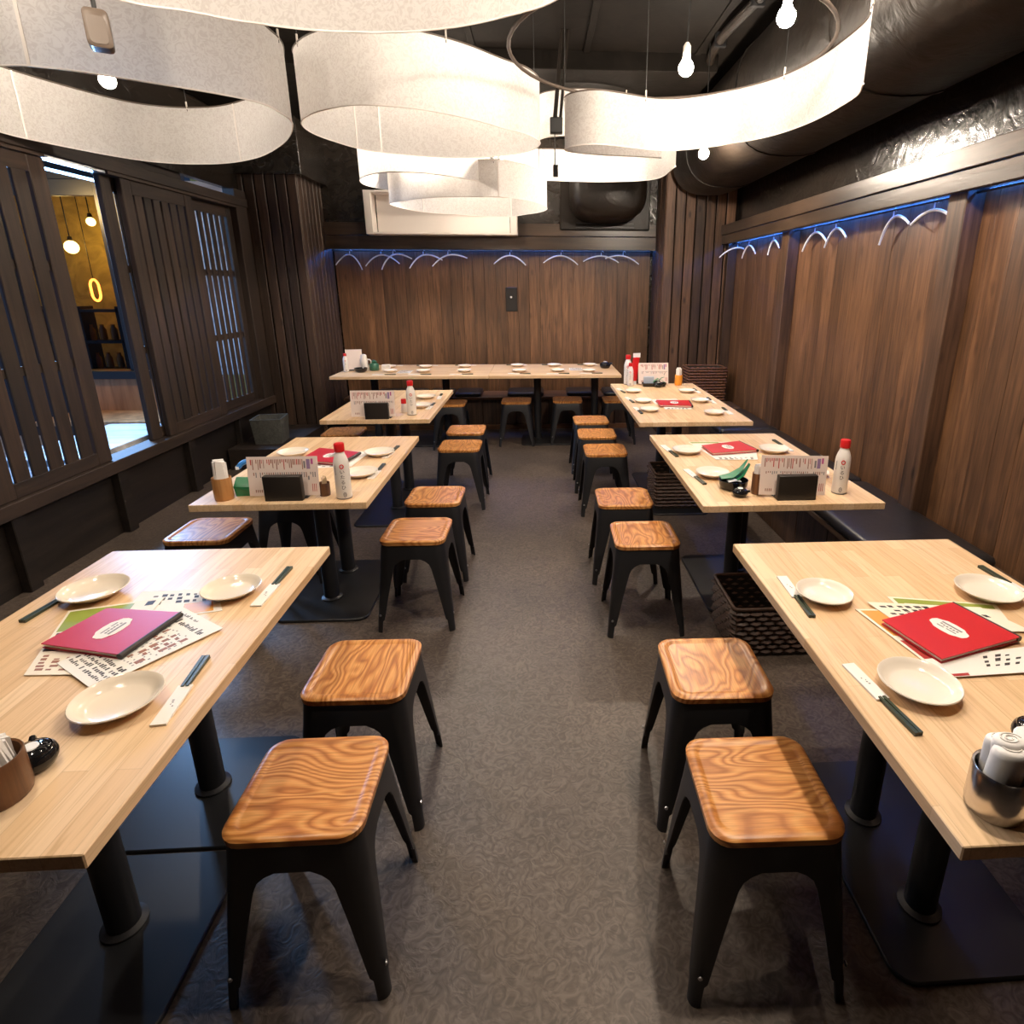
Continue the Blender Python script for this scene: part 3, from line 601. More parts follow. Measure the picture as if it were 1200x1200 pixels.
for k, (l, r, h) in enumerate([((-2.097, 1.704), (-1.816, 1.656), -1.931), ((-1.786, 1.694), (-1.442, 1.72), -1.613), ((-1.623, 1.652), (-1.29, 1.766), -1.488), ((-1.332, 1.67), (-0.982, 1.756), -1.181), ((-1.097, 1.692), (-0.725, 1.777), -0.925),
                               ((-0.461, 1.72), (-0.125, 1.708), -0.283), ((0.051, 1.735), (0.417, 1.716), 0.254), ((0.484, 1.749), (0.862, 1.738), 0.679), ((0.702, 1.78), (1.069, 1.722), 0.91)]):
    half = (r[0] - l[0]) / 2; zt = 1.806; lift = 0.842 - 0.806 + 0.003
    hanger('curved white hanger, %s from left along the back wall' % ordn[k], (h, 6.6 - (0.012 if k in (2, 4, 8) else 0.0), zt), random.uniform(-0.12, 0.12), half, zt - (l[1] + r[1]) / 2, math.atan2(r[1] - l[1], r[0] - l[0]), lift, 'curved hangers on the back wall')
for k, (y, rz, half, drop, roll) in enumerate([(5.86, -0.6, 0.17, 0.085, 0.0), (5.545, -1.45, 0.13, 0.09, 0.1), (4.967, -1.5, 0.10, 0.085, 0.2), (4.228, -1.57, 0.18, 0.09, 0.12), (3.93, -1.57, 0.14, 0.085, 0.15), (3.293, -1.62, 0.145, 0.09, 0.3), (2.955, -1.50, 0.15, 0.055, -0.02)]):
    hanger('curved white hanger, %s from the far end along the right wall' % ordn[k], (1.90, y, 1.852), rz, half, drop, roll, 0.036, 'curved hangers on the right wall')
swp = thing('wall_switch', 'black switch plate with a white dot on the back wall', 'switch', (-0.283, YB - 0.001, 1.235))
obj('plate', cbox(-0.062, 0.062, -0.016, 0.0, 0, 0.25, 0.003), MT['switch'], swp)
obj('indicator', MB().lathe([(0.012, 0), (0.010, 0.004)], n=10), MT['white'], swp, loc=(-0.003, -0.016, 0.15), rot=(PI / 2, 0, 0))

# ------------------------------------------------------------------ benches
rbn = thing('wall_bench', 'long dark bench with black cushions along the right wall', 'bench', (0, 0, 0))
obj('seat_board', cbox(1.43, 1.93, 0.2, 6.09, 0.335, 0.365, 0.004), MT['bench_wood'], rbn)
mb = MB(); rbox(mb, 0.02, 0.36, 0, 0.335, 0.003, 0.002, 1); fm = mesh('front_panel', mb, MT['pillar'], 0)
for k in range(16): obj('front_panel', fm, parent=rbn, loc=(1.50, 0.2 + 0.366 * (k + 0.5), 0))
def cushion(y0, y1, lab, mat='vinyl', x0=1.425, x1=1.905, h=0.055):
    mb = MB(); w, d = x1 - x0, y1 - y0
    mb.loft([[(x, y, z) for x, y in rrect(w - 2 * e, d - 2 * e, 0.03, 4)] for z, e in ((0, 0.012), (0.012, 0.001), (h * 0.55, 0.0), (h * 0.85, 0.006), (h, 0.03), (h + 0.006, 0.10))])
    tag(obj('bench_cushion', mb, MT[mat], loc=((x0 + x1) / 2, (y0 + y1) / 2, 0.365), smooth=60), lab, 'cushion', 'cushions on the right wall bench')
cushion(2.13, 3.18, 'black vinyl bench cushion between the front and second right tables')
cushion(3.20, 4.46, 'black vinyl bench cushion beside the second right table, before the far post')
cushion(4.48, 5.30, 'black vinyl bench cushion beside the far right table')
cushion(5.33, 5.70, 'brown bench cushion in front of the wicker basket', 'bench_wood', h=0.05)
bbn = thing('back_bench', 'dark wooden bench against the back wall behind the long table', 'bench', (0, 0, 0))
obj('seat_board', cbox(-2.05, 1.18, 6.28, 6.68, 0.335, 0.365, 0.004), MT['bench_wood_x'], bbn)
for k in range(9): obj('front_panel', cbox(-2.05 + 0.36 * k, -2.05 + 0.36 * k + 0.354, 6.36, 6.38, 0, 0.335, 0.002), MT['pillar'], bbn)
obj('skirting', cbox(-2.05, 1.18, 6.335, 6.36, 0.0, 0.05, 0.002), MT['bench_wood_x'], bbn)
for k, (x0, x1) in enumerate(((-1.75, -1.22), (-1.18, -0.92), (-0.90, -0.62), (-0.34, 0.05), (0.30, 0.62), (0.70, 1.1))):
    mb = MB(); w = x1 - x0
    mb.loft([[(x, y, z) for x, y in rrect(w - 2 * e, 0.36 - 2 * e, 0.03, 4)] for z, e in ((0, 0.01), (0.01, 0), (0.03, 0), (0.042, 0.01), (0.048, 0.04))])
    tag(obj('bench_cushion', mb, MT['vinyl'], loc=((x0 + x1) / 2, 6.47, 0.365), smooth=60), 'flat black cushion on the back bench, %s from left' % ordn[k], 'cushion', 'cushions on the back bench')

# ------------------------------------------------------------------ stools
def make_stool(label):
    t = thing('stool', label, 'stool', (0, 0, 0), 0, 'wooden topped steel stools')
    w = 0.288
    mb = MB()
    prof = ((0.408, 0.006), (0.412, 0.001), (0.427, 0.0), (0.4305, 0.004), (0.432, 0.010), (0.432, 0.021), (0.4292, 0.0255), (0.4288, 0.031))
    mb.loft([[(x, y, z) for x, y in rrect(w - 2 * e, w - 2 * e, max(0.045 - e * 0.6, 0.01), 5)] for z, e in prof])
    obj('seat', mb, MT['seat'], t)
    # steel apron, a tapering rounded skirt
    mb = MB()
    mb.loft([[(x, y, z) for x, y in rrect(a, a, 0.04, 5)] for a, z in ((0.290, 0.345), (0.280, 0.400), (0.276, 0.4075))], False, True)
    mb.loft([[(x, y, z) for x, y in rrect(a, a, 0.038, 5)] for a, z in ((0.284, 0.345), (0.274, 0.400))][::-1], False, False)
    mb.loft([[(x, y, 0.345) for x, y in rrect(0.284, 0.284, 0.038, 5)], [(x, y, 0.345) for x, y in rrect(0.290, 0.290, 0.04, 5)]], False, False)
    obj('apron', mb, MT['steel'], t)
    # L-section legs, wide and filleted at the top, narrow at the foot
    lev = [(0.36, 0.1435, 0.125), (0.345, 0.1452, 0.108), (0.335, 0.1460, 0.088), (0.322, 0.1472, 0.074), (0.30, 0.1490, 0.066), (0.20, 0.158, 0.051), (0.09, 0.1672, 0.037), (0.062, 0.1695, 0.033), (0.055, 0.170, 0.026), (0.0, 0.174, 0.024)]
    L = []
    for z, hc, fl_ in lev:
        r = min(0.040 if z > 0.33 else 0.022 + 0.016 * z / 0.33, fl_ * 0.75); th = 0.004 if z > 0.058 else 0.009
        out = [(hc - fl_, hc)] + [(hc - r + r * math.cos(rad(90 - 22.5 * k)), hc - r + r * math.sin(rad(90 - 22.5 * k))) for k in range(5)] + [(hc, hc - fl_)]
        ri = max(r - th, 0.003); h2 = hc - th
        inn = [(h2, hc - fl_)] + [(h2 - ri + ri * math.cos(rad(22.5 * k)), h2 - ri + ri * math.sin(rad(22.5 * k))) for k in range(5)] + [(hc - fl_, h2)]
        L.append([(x, y, z) for x, y in out + inn])
    mb = MB(); mb.loft(L[::-1]); lm = mesh('leg', mb, MT['steel'], 40)
    rb = mesh('rivet', MB().lathe([(0.006, 0), (0.005, 0.0025), (0.002, 0.004)], n=8), MT['rivet'])
    for k in range(4):
        a = PI / 2 * k
        lg = obj('leg', lm, parent=t, rot=(0, 0, a))
        rv = obj('rivet', rb, parent=lg, loc=(0.1535, 0.1695, 0.085), rot=(-PI / 2, 0, 0))
    return t
stools = [(-0.522, 1.097, 'left of the aisle, nearest the camera, grain running crosswise'), (-0.522, 1.520, 'left of the aisle, second from the camera'), (-0.568, 2.552, 'left of the aisle, third from the camera, beside the second left table'), (-0.560, 3.020, 'left of the aisle, fourth from the camera'),
          (-0.558, 4.065, 'left of the aisle, fifth from the camera, beside the far left table'), (-0.570, 4.540, 'left of the aisle, sixth from the camera, nearest the back'),
          (0.482, 1.040, 'right of the aisle, nearest the camera'), (0.499, 1.470, 'right of the aisle, second from the camera'), (0.465, 2.450, 'right of the aisle, third from the camera, beside the second right table'), (0.440, 2.940, 'right of the aisle, fourth from the camera'),
          (0.447, 3.898, 'right of the aisle, fifth from the camera, beside the far right table'), (0.434, 4.368, 'right of the aisle, sixth from the camera'), (0.430, 4.850, 'right of the aisle, seventh from the camera, nearest the back'),
          (-0.845, 5.66, 'leftmost of four stools along the long back table'), (-0.222, 5.76, 'second from left of four stools along the long back table'), (0.279, 5.79, 'third from left of four stools along the long back table'), (0.776, 5.78, 'rightmost of four stools along the long back table'),
          (-1.520, 2.605, 'behind the front left table, window side of the second left'), (-1.30, 3.02, 'pushed under the window side of the second left table'), (-1.500, 4.52, 'on the window side between the far left and second left tables')]
st0 = None
for k, (x, y, lab) in enumerate(stools):
    label = 'black steel stool with wooden seat, ' + lab
    if len(label.split()) > 16: label = 'wood-topped black stool, ' + lab
    if st0 is None: st = st0 = make_stool(label); st.location = (x, y, 0)
    else: st = copy_tree(st0, (x, y, 0), random.uniform(-0.02, 0.02), label)
    turn = {0: 1, 2: 1, 6: 1, 4: 0}.get(k, 0)
    for ch in st.children:
        if ch.name.split('.')[0] == 'seat': ch.rotation_euler = (0, 0, PI / 2 * turn + (PI if k % 3 == 1 else 0))

# ------------------------------------------------------------------ tables
TT = 0.72
def table(label, x0, x1, y0, y1, mat, posts, plates, group='pale wooden dining tables'):
    cx, cy = (x0 + x1) / 2, (y0 + y1) / 2
    t = thing('dining_table', label, 'table', (cx, cy, 0), 0, group)
    mb = MB(); rbox(mb, x1 - x0, y1 - y0, TT - 0.027, TT, 0.0022, 0.0018, 1); obj('tabletop', mb, MT[mat], t)
    for px, py in posts:
        zb = 0.012
        obj('column', MB().lathe([(0.050, zb), (0.050, zb + 0.006), (0.036, zb + 0.012), (0.036, TT - 0.045)], (px - cx, py - cy, 0), 20), MT['steel'], t)
        obj('mount_plate', cbox(px - cx - 0.12, px - cx + 0.12, py - cy - 0.12, py - cy + 0.12, TT - 0.045, TT - 0.027, 0.003), MT['steel'], t)
    for a, b, c, d in plates:
        mb = MB(); w, dd = b - a, d - c
        mb.loft([[(x, y, z) for x, y in rrect(w - 2 * e, dd - 2 * e, 0.05 - e, 5, ((a + b) / 2 - cx, (c + d) / 2 - cy))] for z, e in ((0, 0), (0.009, 0), (0.012, 0.003))]); obj('base_plate', mb, MT['plate_steel'], t)
    return t
TN = dict(L1='front left table', R1='front right table', L2='second left table', R2='second right table', L3='far left table', R3='far right table')
table('pale laminated dining table at the front left, cut by the frame', -1.312, -0.661, 0.687, 1.737, 'table_y', [(-1.025, 1.115), (-1.03, 1.535)], [(-1.22, -0.82, 0.87, 1.305), (-1.22, -0.82, 1.315, 1.74)])
table('pale laminated dining table at the front right, cut by the frame', 0.606, 1.314, 0.627, 1.686, 'table_y', [(0.935, 1.05), (0.935, 1.32)], [(0.78, 1.18, 0.88, 1.52)])
table('pale dining table second from the front on the left, holding a white bottle', -1.305, -0.655, 2.130, 3.159, 'table_y', [(-1.045, 2.70), (-1.055, 3.0)], [(-1.25, -0.82, 2.485, 3.12)])
table('pale dining table second from the front on the right, holding a white bottle', 0.602, 1.300, 2.020, 3.119, 'table_y', [(0.955, 2.66), (1.075, 2.90)], [(0.80, 1.22, 2.45, 3.08)])
table('pale dining table furthest back on the left', -1.330, -0.671, 3.582, 4.649, 'table_y', [(-1.0, 3.95), (-1.0, 4.35)], [(-1.22, -0.80, 3.62, 4.55)])
table('long pale dining table furthest back on the right with six plates', 0.597, 1.290, 3.421, 4.890, 'table_y', [(0.95, 3.95), (0.95, 4.45)], [(0.76, 1.16, 3.72, 4.68)])
table('left one of two pale tables joined across the back wall', -1.871, -0.457, 5.40, 6.22, 'table_x', [(-1.60, 5.85), (-0.91, 5.85)], [(-1.75, -0.72, 5.62, 6.06)])
table('right one of two pale tables joined across the back wall', -0.454, 0.760, 5.40, 6.22, 'table_x', [(-0.015, 5.85), (0.555, 5.85)], [(-0.18, 0.70, 5.62, 6.06)])

# ------------------------------------------------------------------ tableware
pm = {}
for key, mat in (('china', 'china'), ('china2', 'china2')):
    R = 0.072
    prof = [(0.034, 0.0), (0.037, 0.0005), (0.038, 0.004), (0.052, 0.008), (R - 0.003, 0.0195), (R, 0.0222), (R - 0.0012, 0.0238), (R - 0.0045, 0.0228), (R - 0.010, 0.0170), (0.053, 0.0105), (0.046, 0.0085), (0.003, 0.0078)]
    pm[key] = mesh('plate', MB().lathe(prof, n=36), MT[mat], 50)
def plate(t, x, y, pos, s=1.0, key='china'):
    o = obj('plate', pm[key], loc=(x, y, TT)); o.scale = (s, s, s)
    tag(o, 'small round cream plate on the ' + t + ', ' + pos, 'plate', 'cream plates on the tables')
PL = dict(L1=[(-1.169, 1.456, 'window side, at the far end', 1.08, 'china2'), (-0.816, 1.446, 'aisle side, at the far end', 1.0, 'china2'), (-0.819, 1.009, 'nearest the camera', 1.08, 'china2')],
          R1=[(0.734, 1.338, 'aisle side, at the far end', 0.98), (1.171, 1.327, 'wall side, by the red menu', 1.08), (0.755, 0.97, 'nearest the camera', 1.07)],
          L2=[(-0.767, 2.461, 'aisle side, nearer the white bottle', 1.0), (-0.769, 2.784, 'aisle side, further from the bottle', 0.98), (-1.18, 2.80, 'behind the standing menu', 1.0)],
          L3=[(-0.816, 4.283, 'furthest from the camera', 0.98), (-0.792, 3.958, 'beside the white bottle', 0.98)],
          R2=[(0.716, 2.746, 'aisle side, at the far end', 0.98), (0.737, 2.376, 'aisle side, by the black bowl', 1.0), (1.148, 2.74, 'wall side, at the far end', 1.0), (1.165, 2.36, 'wall side, behind the standing menu', 1.0)],
          R3=[(0.721, 4.47, 'aisle side, far plate', 0.9), (0.726, 4.057, 'aisle side, middle plate', 0.9), (0.716, 3.754, 'aisle side, near plate', 0.92), (1.131, 4.45, 'wall side, far plate', 0.92), (1.128, 4.054, 'wall side, middle plate', 0.92), (1.11, 3.637, 'wall side, near plate', 0.92)])
for k, v in PL.items():
    for p in v: plate(TN[k], p[0], p[1], p[2], p[3], p[4] if len(p) > 4 else 'china')
for row, ys in (('back', [(-1.472, 5.99), (-1.118, 5.98), (-0.734, 5.99), (-0.213, 6.03), (0.155, 6.04), (0.52, 6.05)]), ('front', [(-1.398, 5.68), (-1.086, 5.665), (-0.703, 5.666), (-0.183, 5.64), (0.181, 5.65), (0.474, 5.62)])):
    for k, (x, y) in enumerate(ys): plate('long back table', x, y, '%s from left in the %s row' % (ordn[k], row), 0.98)
# chopsticks in paper sleeves
slv = MB(); slv.box((0, -0.055, 0.0022), (0.028, 0.115, 0.0044)); slv_me = mesh('paper_sleeve', slv, MT['paper'], 0)
prt = MB()
for k in range(4): prt.box((random.uniform(-0.003, 0.003), -0.062 + 0.006 * k, 0.0045), (random.uniform(0.0012, 0.0045), 0.0032, 0.0003), random.uniform(-0.6, 0.6))
prt_me = mesh('sleeve_print', prt, MT['ink_grey'], 0)
chp = MB()
for s in (-1, 1): chp.loft([[(s * 0.0045 + a * r, y, 0.004 + b * r) for a, b in ((1, 1), (-1, 1), (-1, -1), (1, -1))] for y, r in ((-0.003, 0.0028), (0.04, 0.0032), (0.100, 0.0038))])
chp_me = mesh('chopstick_pair', chp, MT['chop'], 0)
def chopsticks(t, a, b, pos):
    """a: sleeve mouth, b: exposed tip end"""
    ang = math.atan2(b[1] - a[1], b[0] - a[0]) - PI / 2
    o = thing('chopsticks', 'dark chopsticks in white sleeve, ' + t + ', ' + pos, 'chopsticks', (a[0], a[1], TT), ang, 'sleeved chopsticks on the tables')
    obj('paper_sleeve', slv_me, parent=o); obj('sleeve_print', prt_me, parent=o); obj('chopstick_pair', chp_me, parent=o)
for k, v in dict(L1=[((-0.724, 1.06), (-0.735, 1.16), 'nearest the camera'), ((-0.724, 1.487), (-0.723, 1.595), 'aisle side, far end'), ((-1.243, 1.429), (-1.252, 1.332), 'window side')],
                 R1=[((0.667, 0.945), (0.678, 0.845), 'nearest the camera'), ((0.666, 1.345), (0.662, 1.246), 'aisle side, far end'), ((1.277, 1.385), (1.271, 1.48), 'wall side')],
                 L2=[((-0.711, 2.522), (-0.709, 2.62), 'nearer the bottle'), ((-0.723, 2.836), (-0.716, 2.93), 'further from the bottle')],
                 L3=[((-0.729, 3.99), (-0.725, 4.09), 'near plate'), ((-0.725, 4.356), (-0.73, 4.46), 'far plate')],
                 R2=[((0.64, 2.775), (0.653, 2.676), 'aisle side, far end'), ((0.66, 2.36), (0.674, 2.256), 'aisle side, near end'), ((1.236, 2.859), (1.233, 2.96), 'wall side')],
                 R3=[((0.638, 4.535), (0.65, 4.44), 'aisle side, far plate'), ((0.647, 4.14), (0.657, 4.04), 'aisle side, middle plate'), ((0.646, 3.765), (0.652, 3.66), 'aisle side, near plate'), ((1.222, 3.73), (1.225, 3.83), 'wall side, near plate'), ((1.222, 4.10), (1.225, 4.2), 'wall side, middle plate'), ((1.222, 4.50), (1.225, 4.6), 'wall side, far plate')]).items():
    for a, b, pos in v: chopsticks(TN[k], a, b, pos)
for k, x in enumerate((-1.40, -1.08, -0.70, -0.17, 0.19, 0.50)):
    chopsticks('long back table', (x - 0.005, 5.50 + 0.01 * (k % 2)), (x + 0.1, 5.50), '%s from left in the front row' % ordn[k])
for k, x in enumerate((-1.47, -1.12, -0.73, -0.21, 0.155, 0.52)):
    chopsticks('long back table', (x - 0.02, 6.14), (x - 0.12, 6.14), '%s from left in the back row' % ordn[k])

# flat printed matter ---------------------------------------------------------------
def quad_sheet(name, lab, cat, P, z, mat, prints=(), thick=0.0012, group=None):
    """a sheet lying on the table, corner order: near-left, near-right, far-right, far-left of its own text"""
    cx = sum(p[0] for p in P) / 4; cy = sum(p[1] for p in P) / 4
    t = thing(name, lab, cat, (cx, cy, z), 0, group)
    Q = [(p[0] - cx, p[1] - cy) for p in P]
    mb = MB(); mb.loft([[(x, y, 0) for x, y in Q], [(x, y, thick) for x, y in Q]]); obj('sheet', mb, MT[mat], t, smooth=0)
    def uv(u, v, h=0.0):
        a = Vector(Q[0]).lerp(Vector(Q[1]), u); b = Vector(Q[3]).lerp(Vector(Q[2]), u); c = a.lerp(b, v); return (c.x, c.y, thick + h)
    for nm, m, rects in prints:
        mb = MB()
        for (u0, v0, u1, v1) in rects:
            lo = [uv(u0, v0, -0.0002), uv(u1, v0, -0.0002), uv(u1, v1, -0.0002), uv(u0, v1, -0.0002)]; hi = [uv(u0, v0, 0.0003), uv(u1, v0, 0.0003), uv(u1, v1, 0.0003), uv(u0, v1, 0.0003)]
            mb.loft([lo, hi])
        o = obj(nm, mb, MT[m], t, smooth=0)
        if len(rects) > 1: o['kind'] = 'stuff'
    return t
def strokes(u0, v0, u1, v1, nu, nv, fill=0.55, rnd=0.35, seed=1):
    r = random.Random(seed); out = []
    for i in range(nu):
        for j in range(nv):
            if r.random() < 0.12: continue
            du, dv = (u1 - u0) / nu, (v1 - v0) / nv
            a = u0 + du * (i + r.uniform(0, rnd * 0.4)); b = v0 + dv * (j + r.uniform(0, rnd * 0.4))
            out.append((a, b, a + du * fill * r.uniform(0.7, 1.2), b + dv * fill * r.uniform(0.5, 1.3)))
    return out
def menu_prints(seed):
    return [('print_black', 'ink', strokes(0.06, 0.06, 0.94, 0.26, 17, 4, 0.6, 0.4, seed) + strokes(0.08, 0.82, 0.92, 0.90, 20, 1, 0.65, 0.3, seed + 1) + strokes(0.08, 0.92, 0.6, 0.96, 16, 1, 0.6, 0.3, seed + 4)),
            ('print_brown', 'ink_brown', strokes(0.08, 0.32, 0.92, 0.76, 8, 5, 0.62, 0.6, seed + 2)), ('print_grey', 'ink_grey', strokes(0.06, 0.29, 0.94, 0.78, 13, 9, 0.32, 1.2, seed + 3))]
z1, z2, z3, z4 = TT, TT + 0.0022, TT + 0.0044, TT + 0.0066
# front left table
quad_sheet('menu_sheet', 'white printed sheet with black lines, under the red menu, front left table, lowest', 'menu', [(-1.03, 1.30), (-0.80, 1.36), (-0.87, 1.475), (-1.06, 1.47)], z1, 'paper', [('print_orange', 'photo_orange', [(0.62, 0.05, 0.92, 0.45)]), ('print_black', 'ink', strokes(0.1, 0.5, 0.9, 0.9, 8, 3, seed=3))])
quad_sheet('menu_sheet', 'green food photo sheet sticking out left of the red menu, front left table', 'menu', [(-1.079, 1.115), (-0.93, 1.11), (-0.98, 1.43), (-1.178, 1.375)], z2, 'cream_paper', [('food_photo', 'photo_green', [(0.03, 0.62, 0.70, 0.97)]), ('food_photo_dark', 'photo_brown', [(0.03, 0.42, 0.40, 0.52), (0.03, 0.32, 0.34, 0.38), (0.05, 0.56, 0.5, 0.60)]), ('print_brown', 'ink_brown', strokes(0.08, 0.05, 0.9, 0.28, 5, 5, seed=5)), ('black_oval', 'ink', [(0.84, 0.90, 0.93, 0.97)])])
quad_sheet('menu_sheet', 'white sheet printed in brown sticking out right of the red menu, front left table', 'menu', [(-1.04, 1.151), (-0.901, 1.056), (-0.754, 1.271), (-0.899, 1.372)], z3, 'paper', menu_prints(11))
# front right table
quad_sheet('menu_sheet', 'olive bordered sheet at the back of the menu pile, front right table', 'menu', [(0.90, 1.18), (1.12, 1.16), (1.16, 1.28), (0.905, 1.336)], z1, 'cream_paper', [('border', 'photo_green', [(0.04, 0.80, 0.96, 0.95), (0.04, 0.4, 0.10, 0.8)])])
quad_sheet('menu_sheet', 'orange food photo sheet at the left of the menu pile, front right table', 'menu', [(0.828, 1.035), (1.0, 1.02), (1.0, 1.26), (0.786, 1.275)], z2, 'cream_paper', [('food_photo', 'photo_orange', [(0.04, 0.5, 0.6, 0.97)]), ('food_photo_dark', 'photo_red', [(0.04, 0.06, 0.5, 0.42)])])
quad_sheet('menu_sheet', 'white sheet with ink brush writing behind the red menu, front right table', 'menu', [(0.86, 1.17), (1.15, 1.15), (1.105, 1.262), (0.832, 1.304)], z3, 'cream_paper', [('print_black', 'ink', strokes(0.05, 0.40, 0.92, 0.94, 11, 4, 0.6, 0.5, 21))])
quad_sheet('menu_sheet', 'white sheet in front of the red menu, front right table', 'menu', [(0.839, 0.998), (1.03, 1.005), (1.14, 1.10), (0.826, 1.06)], z3, 'paper', [('print_black', 'ink', strokes(0.45, 0.3, 0.95, 0.9, 5, 3, 0.5, 0.5, 23)), ('print_red', 'photo_red', [(0.02, 0.02, 0.25, 0.14)])])
quad_sheet('menu_sheet', 'green edged sheet behind the red menu, second right table', 'menu', [(0.80, 2.80), (1.04, 2.80), (0.99, 2.945), (0.775, 2.955)], z1, 'cream_paper', [('border', 'photo_green', [(0.03, 0.80, 0.7, 0.95)]), ('print_black', 'ink', strokes(0.6, 0.6, 0.95, 0.95, 4, 2, seed=31))])
quad_sheet('menu_sheet', 'white sheet in front of the red menu, second right table', 'menu', [(0.824, 2.615), (1.02, 2.605), (1.08, 2.80), (0.80, 2.78)], z2, 'paper', [('print_black', 'ink', strokes(0.1, 0.04, 0.95, 0.25, 7, 2, seed=33))])
quad_sheet('menu_sheet', 'white sheet under the red menu, second left table', 'menu', [(-1.08, 2.57), (-0.85, 2.60), (-0.83, 2.84), (-1.05, 2.90)], z1, 'paper', [('print_black', 'ink', strokes(0.05, 0.04, 0.95, 0.2, 7, 2, seed=35))])
quad_sheet('menu_sheet', 'pink and white sheet behind the red menu, far right table', 'menu', [(0.80, 3.98), (1.02, 3.98), (0.99, 4.18), (0.80, 4.16)], z1, 'paper', [('print_red', 'ink_red', [(0.1, 0.3, 0.8, 0.7)])])
quad_sheet('menu_sheet', 'white sheet under the near edge of the red menu, far right table', 'menu', [(0.83, 3.80), (1.01, 3.79), (1.03, 3.95), (0.84, 3.96)], z2, 'paper', [('print_black', 'ink', strokes(0.1, 0.05, 0.9, 0.3, 6, 2, seed=37))])
quad_sheet('menu_sheet', 'white menu sheet lying on the left half of the long back table', 'menu', [(-1.33, 5.60), (-1.20, 5.60), (-1.20, 5.78), (-1.33, 5.78)], z1, 'paper', menu_prints(41))
quad_sheet('menu_sheet', 'white menu sheet lying on the right half of the long back table', 'menu', [(0.30, 5.72), (0.43, 5.72), (0.43, 5.90), (0.30, 5.90)], z1, 'paper', menu_prints(43))
def folder(lab, P, z, mat, spine_edge, title_u):
    """closed menu cover; P as quad; spine_edge = index of the edge that carries the dark spine"""
    cx = sum(p[0] for p in P) / 4; cy = sum(p[1] for p in P) / 4
    t = thing('menu_folder', lab, 'menu', (cx, cy, z), 0, 'red menu folders')
    Q = [Vector((p[0] - cx, p[1] - cy)) for p in P]
    mb = MB(); mb.loft([[(q.x, q.y, 0.0095) for q in Q], [(q.x, q.y, 0.0120) for q in Q]]); obj('front_cover', mb, MT[mat], t, smooth=0)
    mb = MB(); mb.loft([[(q.x, q.y, 0.0) for q in Q], [(q.x, q.y, 0.0018) for q in Q]]); obj('back_cover', mb, MT[mat], t, smooth=0)
    mb = MB(); mb.loft([[(q.x * 0.96, q.y * 0.96, 0.0018) for q in Q], [(q.x * 0.96, q.y * 0.96, 0.0095) for q in Q]]); obj('pages', mb, MT['cream_paper'], t, smooth=0)
    a, b = Q[spine_edge], Q[(spine_edge + 1) % 4]; nrm = ((a + b) / 2).normalized()
    mb = MB(); mb.tube([(a.x, a.y, 0.006), (b.x, b.y, 0.006)], 0.0072, 8); obj('spine', mb, MT['spine'], t, smooth=60)
    e = (b - a).normalized(); f = Vector((-e.y, e.x)); c = Vector((0, 0)); w, d = title_u
    prof = []
    for k in range(24):
        an = 2 * PI * k / 24; m = 1 + 0.10 * math.cos(4 * an)
        sx = math.copysign(abs(math.cos(an)) ** 0.55, math.cos(an)) * w * m; sy = math.copysign(abs(math.sin(an)) ** 0.55, math.sin(an)) * d * m
        prof.append(c + e * sx + f * sy)
    mb = MB(); mb.loft([[(q.x, q.y, 0.0118) for q in prof], [(q.x, q.y, 0.0127) for q in prof]]); lb = obj('title_label', mb, MT['paper'], t, smooth=0)
    mb = MB(); r = random.Random(3)
    for (u, v, ww, dd) in [(0, -0.45, 0.62, 0.11), (-0.3, 0.35, 0.30, 0.07), (0.35, 0.40, 0.22, 0.07)] + [(-0.5 + 0.2 * k, -0.02 + r.uniform(-0.08, 0.08), 0.07, 0.10) for k in range(6)]:
        p = [c + e * (w * (u + sx * ww)) + f * (d * (v + sy * dd)) for sx, sy in ((-1, -1), (1, -1), (1, 1), (-1, 1))]
        mb.loft([[(q.x, q.y, 0.0125) for q in p], [(q.x, q.y, 0.0130) for q in p]])
    o = obj('title_print', mb, MT['ink_grey'], lb, smooth=0); o['kind'] = 'stuff'
    return t
folder('crimson menu folder with white label and dark spine on the front left table', [(-1.112, 1.208), (-0.913, 1.156), (-0.88, 1.327), (-1.072, 1.357)], z4, 'folder', 1, (0.040, 0.024))
folder('bright red menu folder with white label and dark spine on the front right table', [(0.81, 1.199), (0.852, 1.042), (1.085, 1.112), (1.035, 1.269)], z4, 'folder_warm', 2, (0.040, 0.024))
folder('bright red menu folder with white label on the second right table', [(0.809, 2.82), (0.824, 2.678), (1.062, 2.725), (1.026, 2.897)], z4, 'folder_warm', 2, (0.035, 0.024))
folder('crimson menu folder behind the white bottle on the second left table', [(-1.10, 2.66), (-0.895, 2.60), (-0.86, 2.78), (-1.08, 2.87)], z4, 'folder', 1, (0.035, 0.024))
folder('small red menu folder with white label on the far right table', [(0.81, 3.874), (1.02, 3.835), (1.046, 4.035), (0.819, 4.052)], z4, 'folder_warm', 1, (0.036, 0.026))

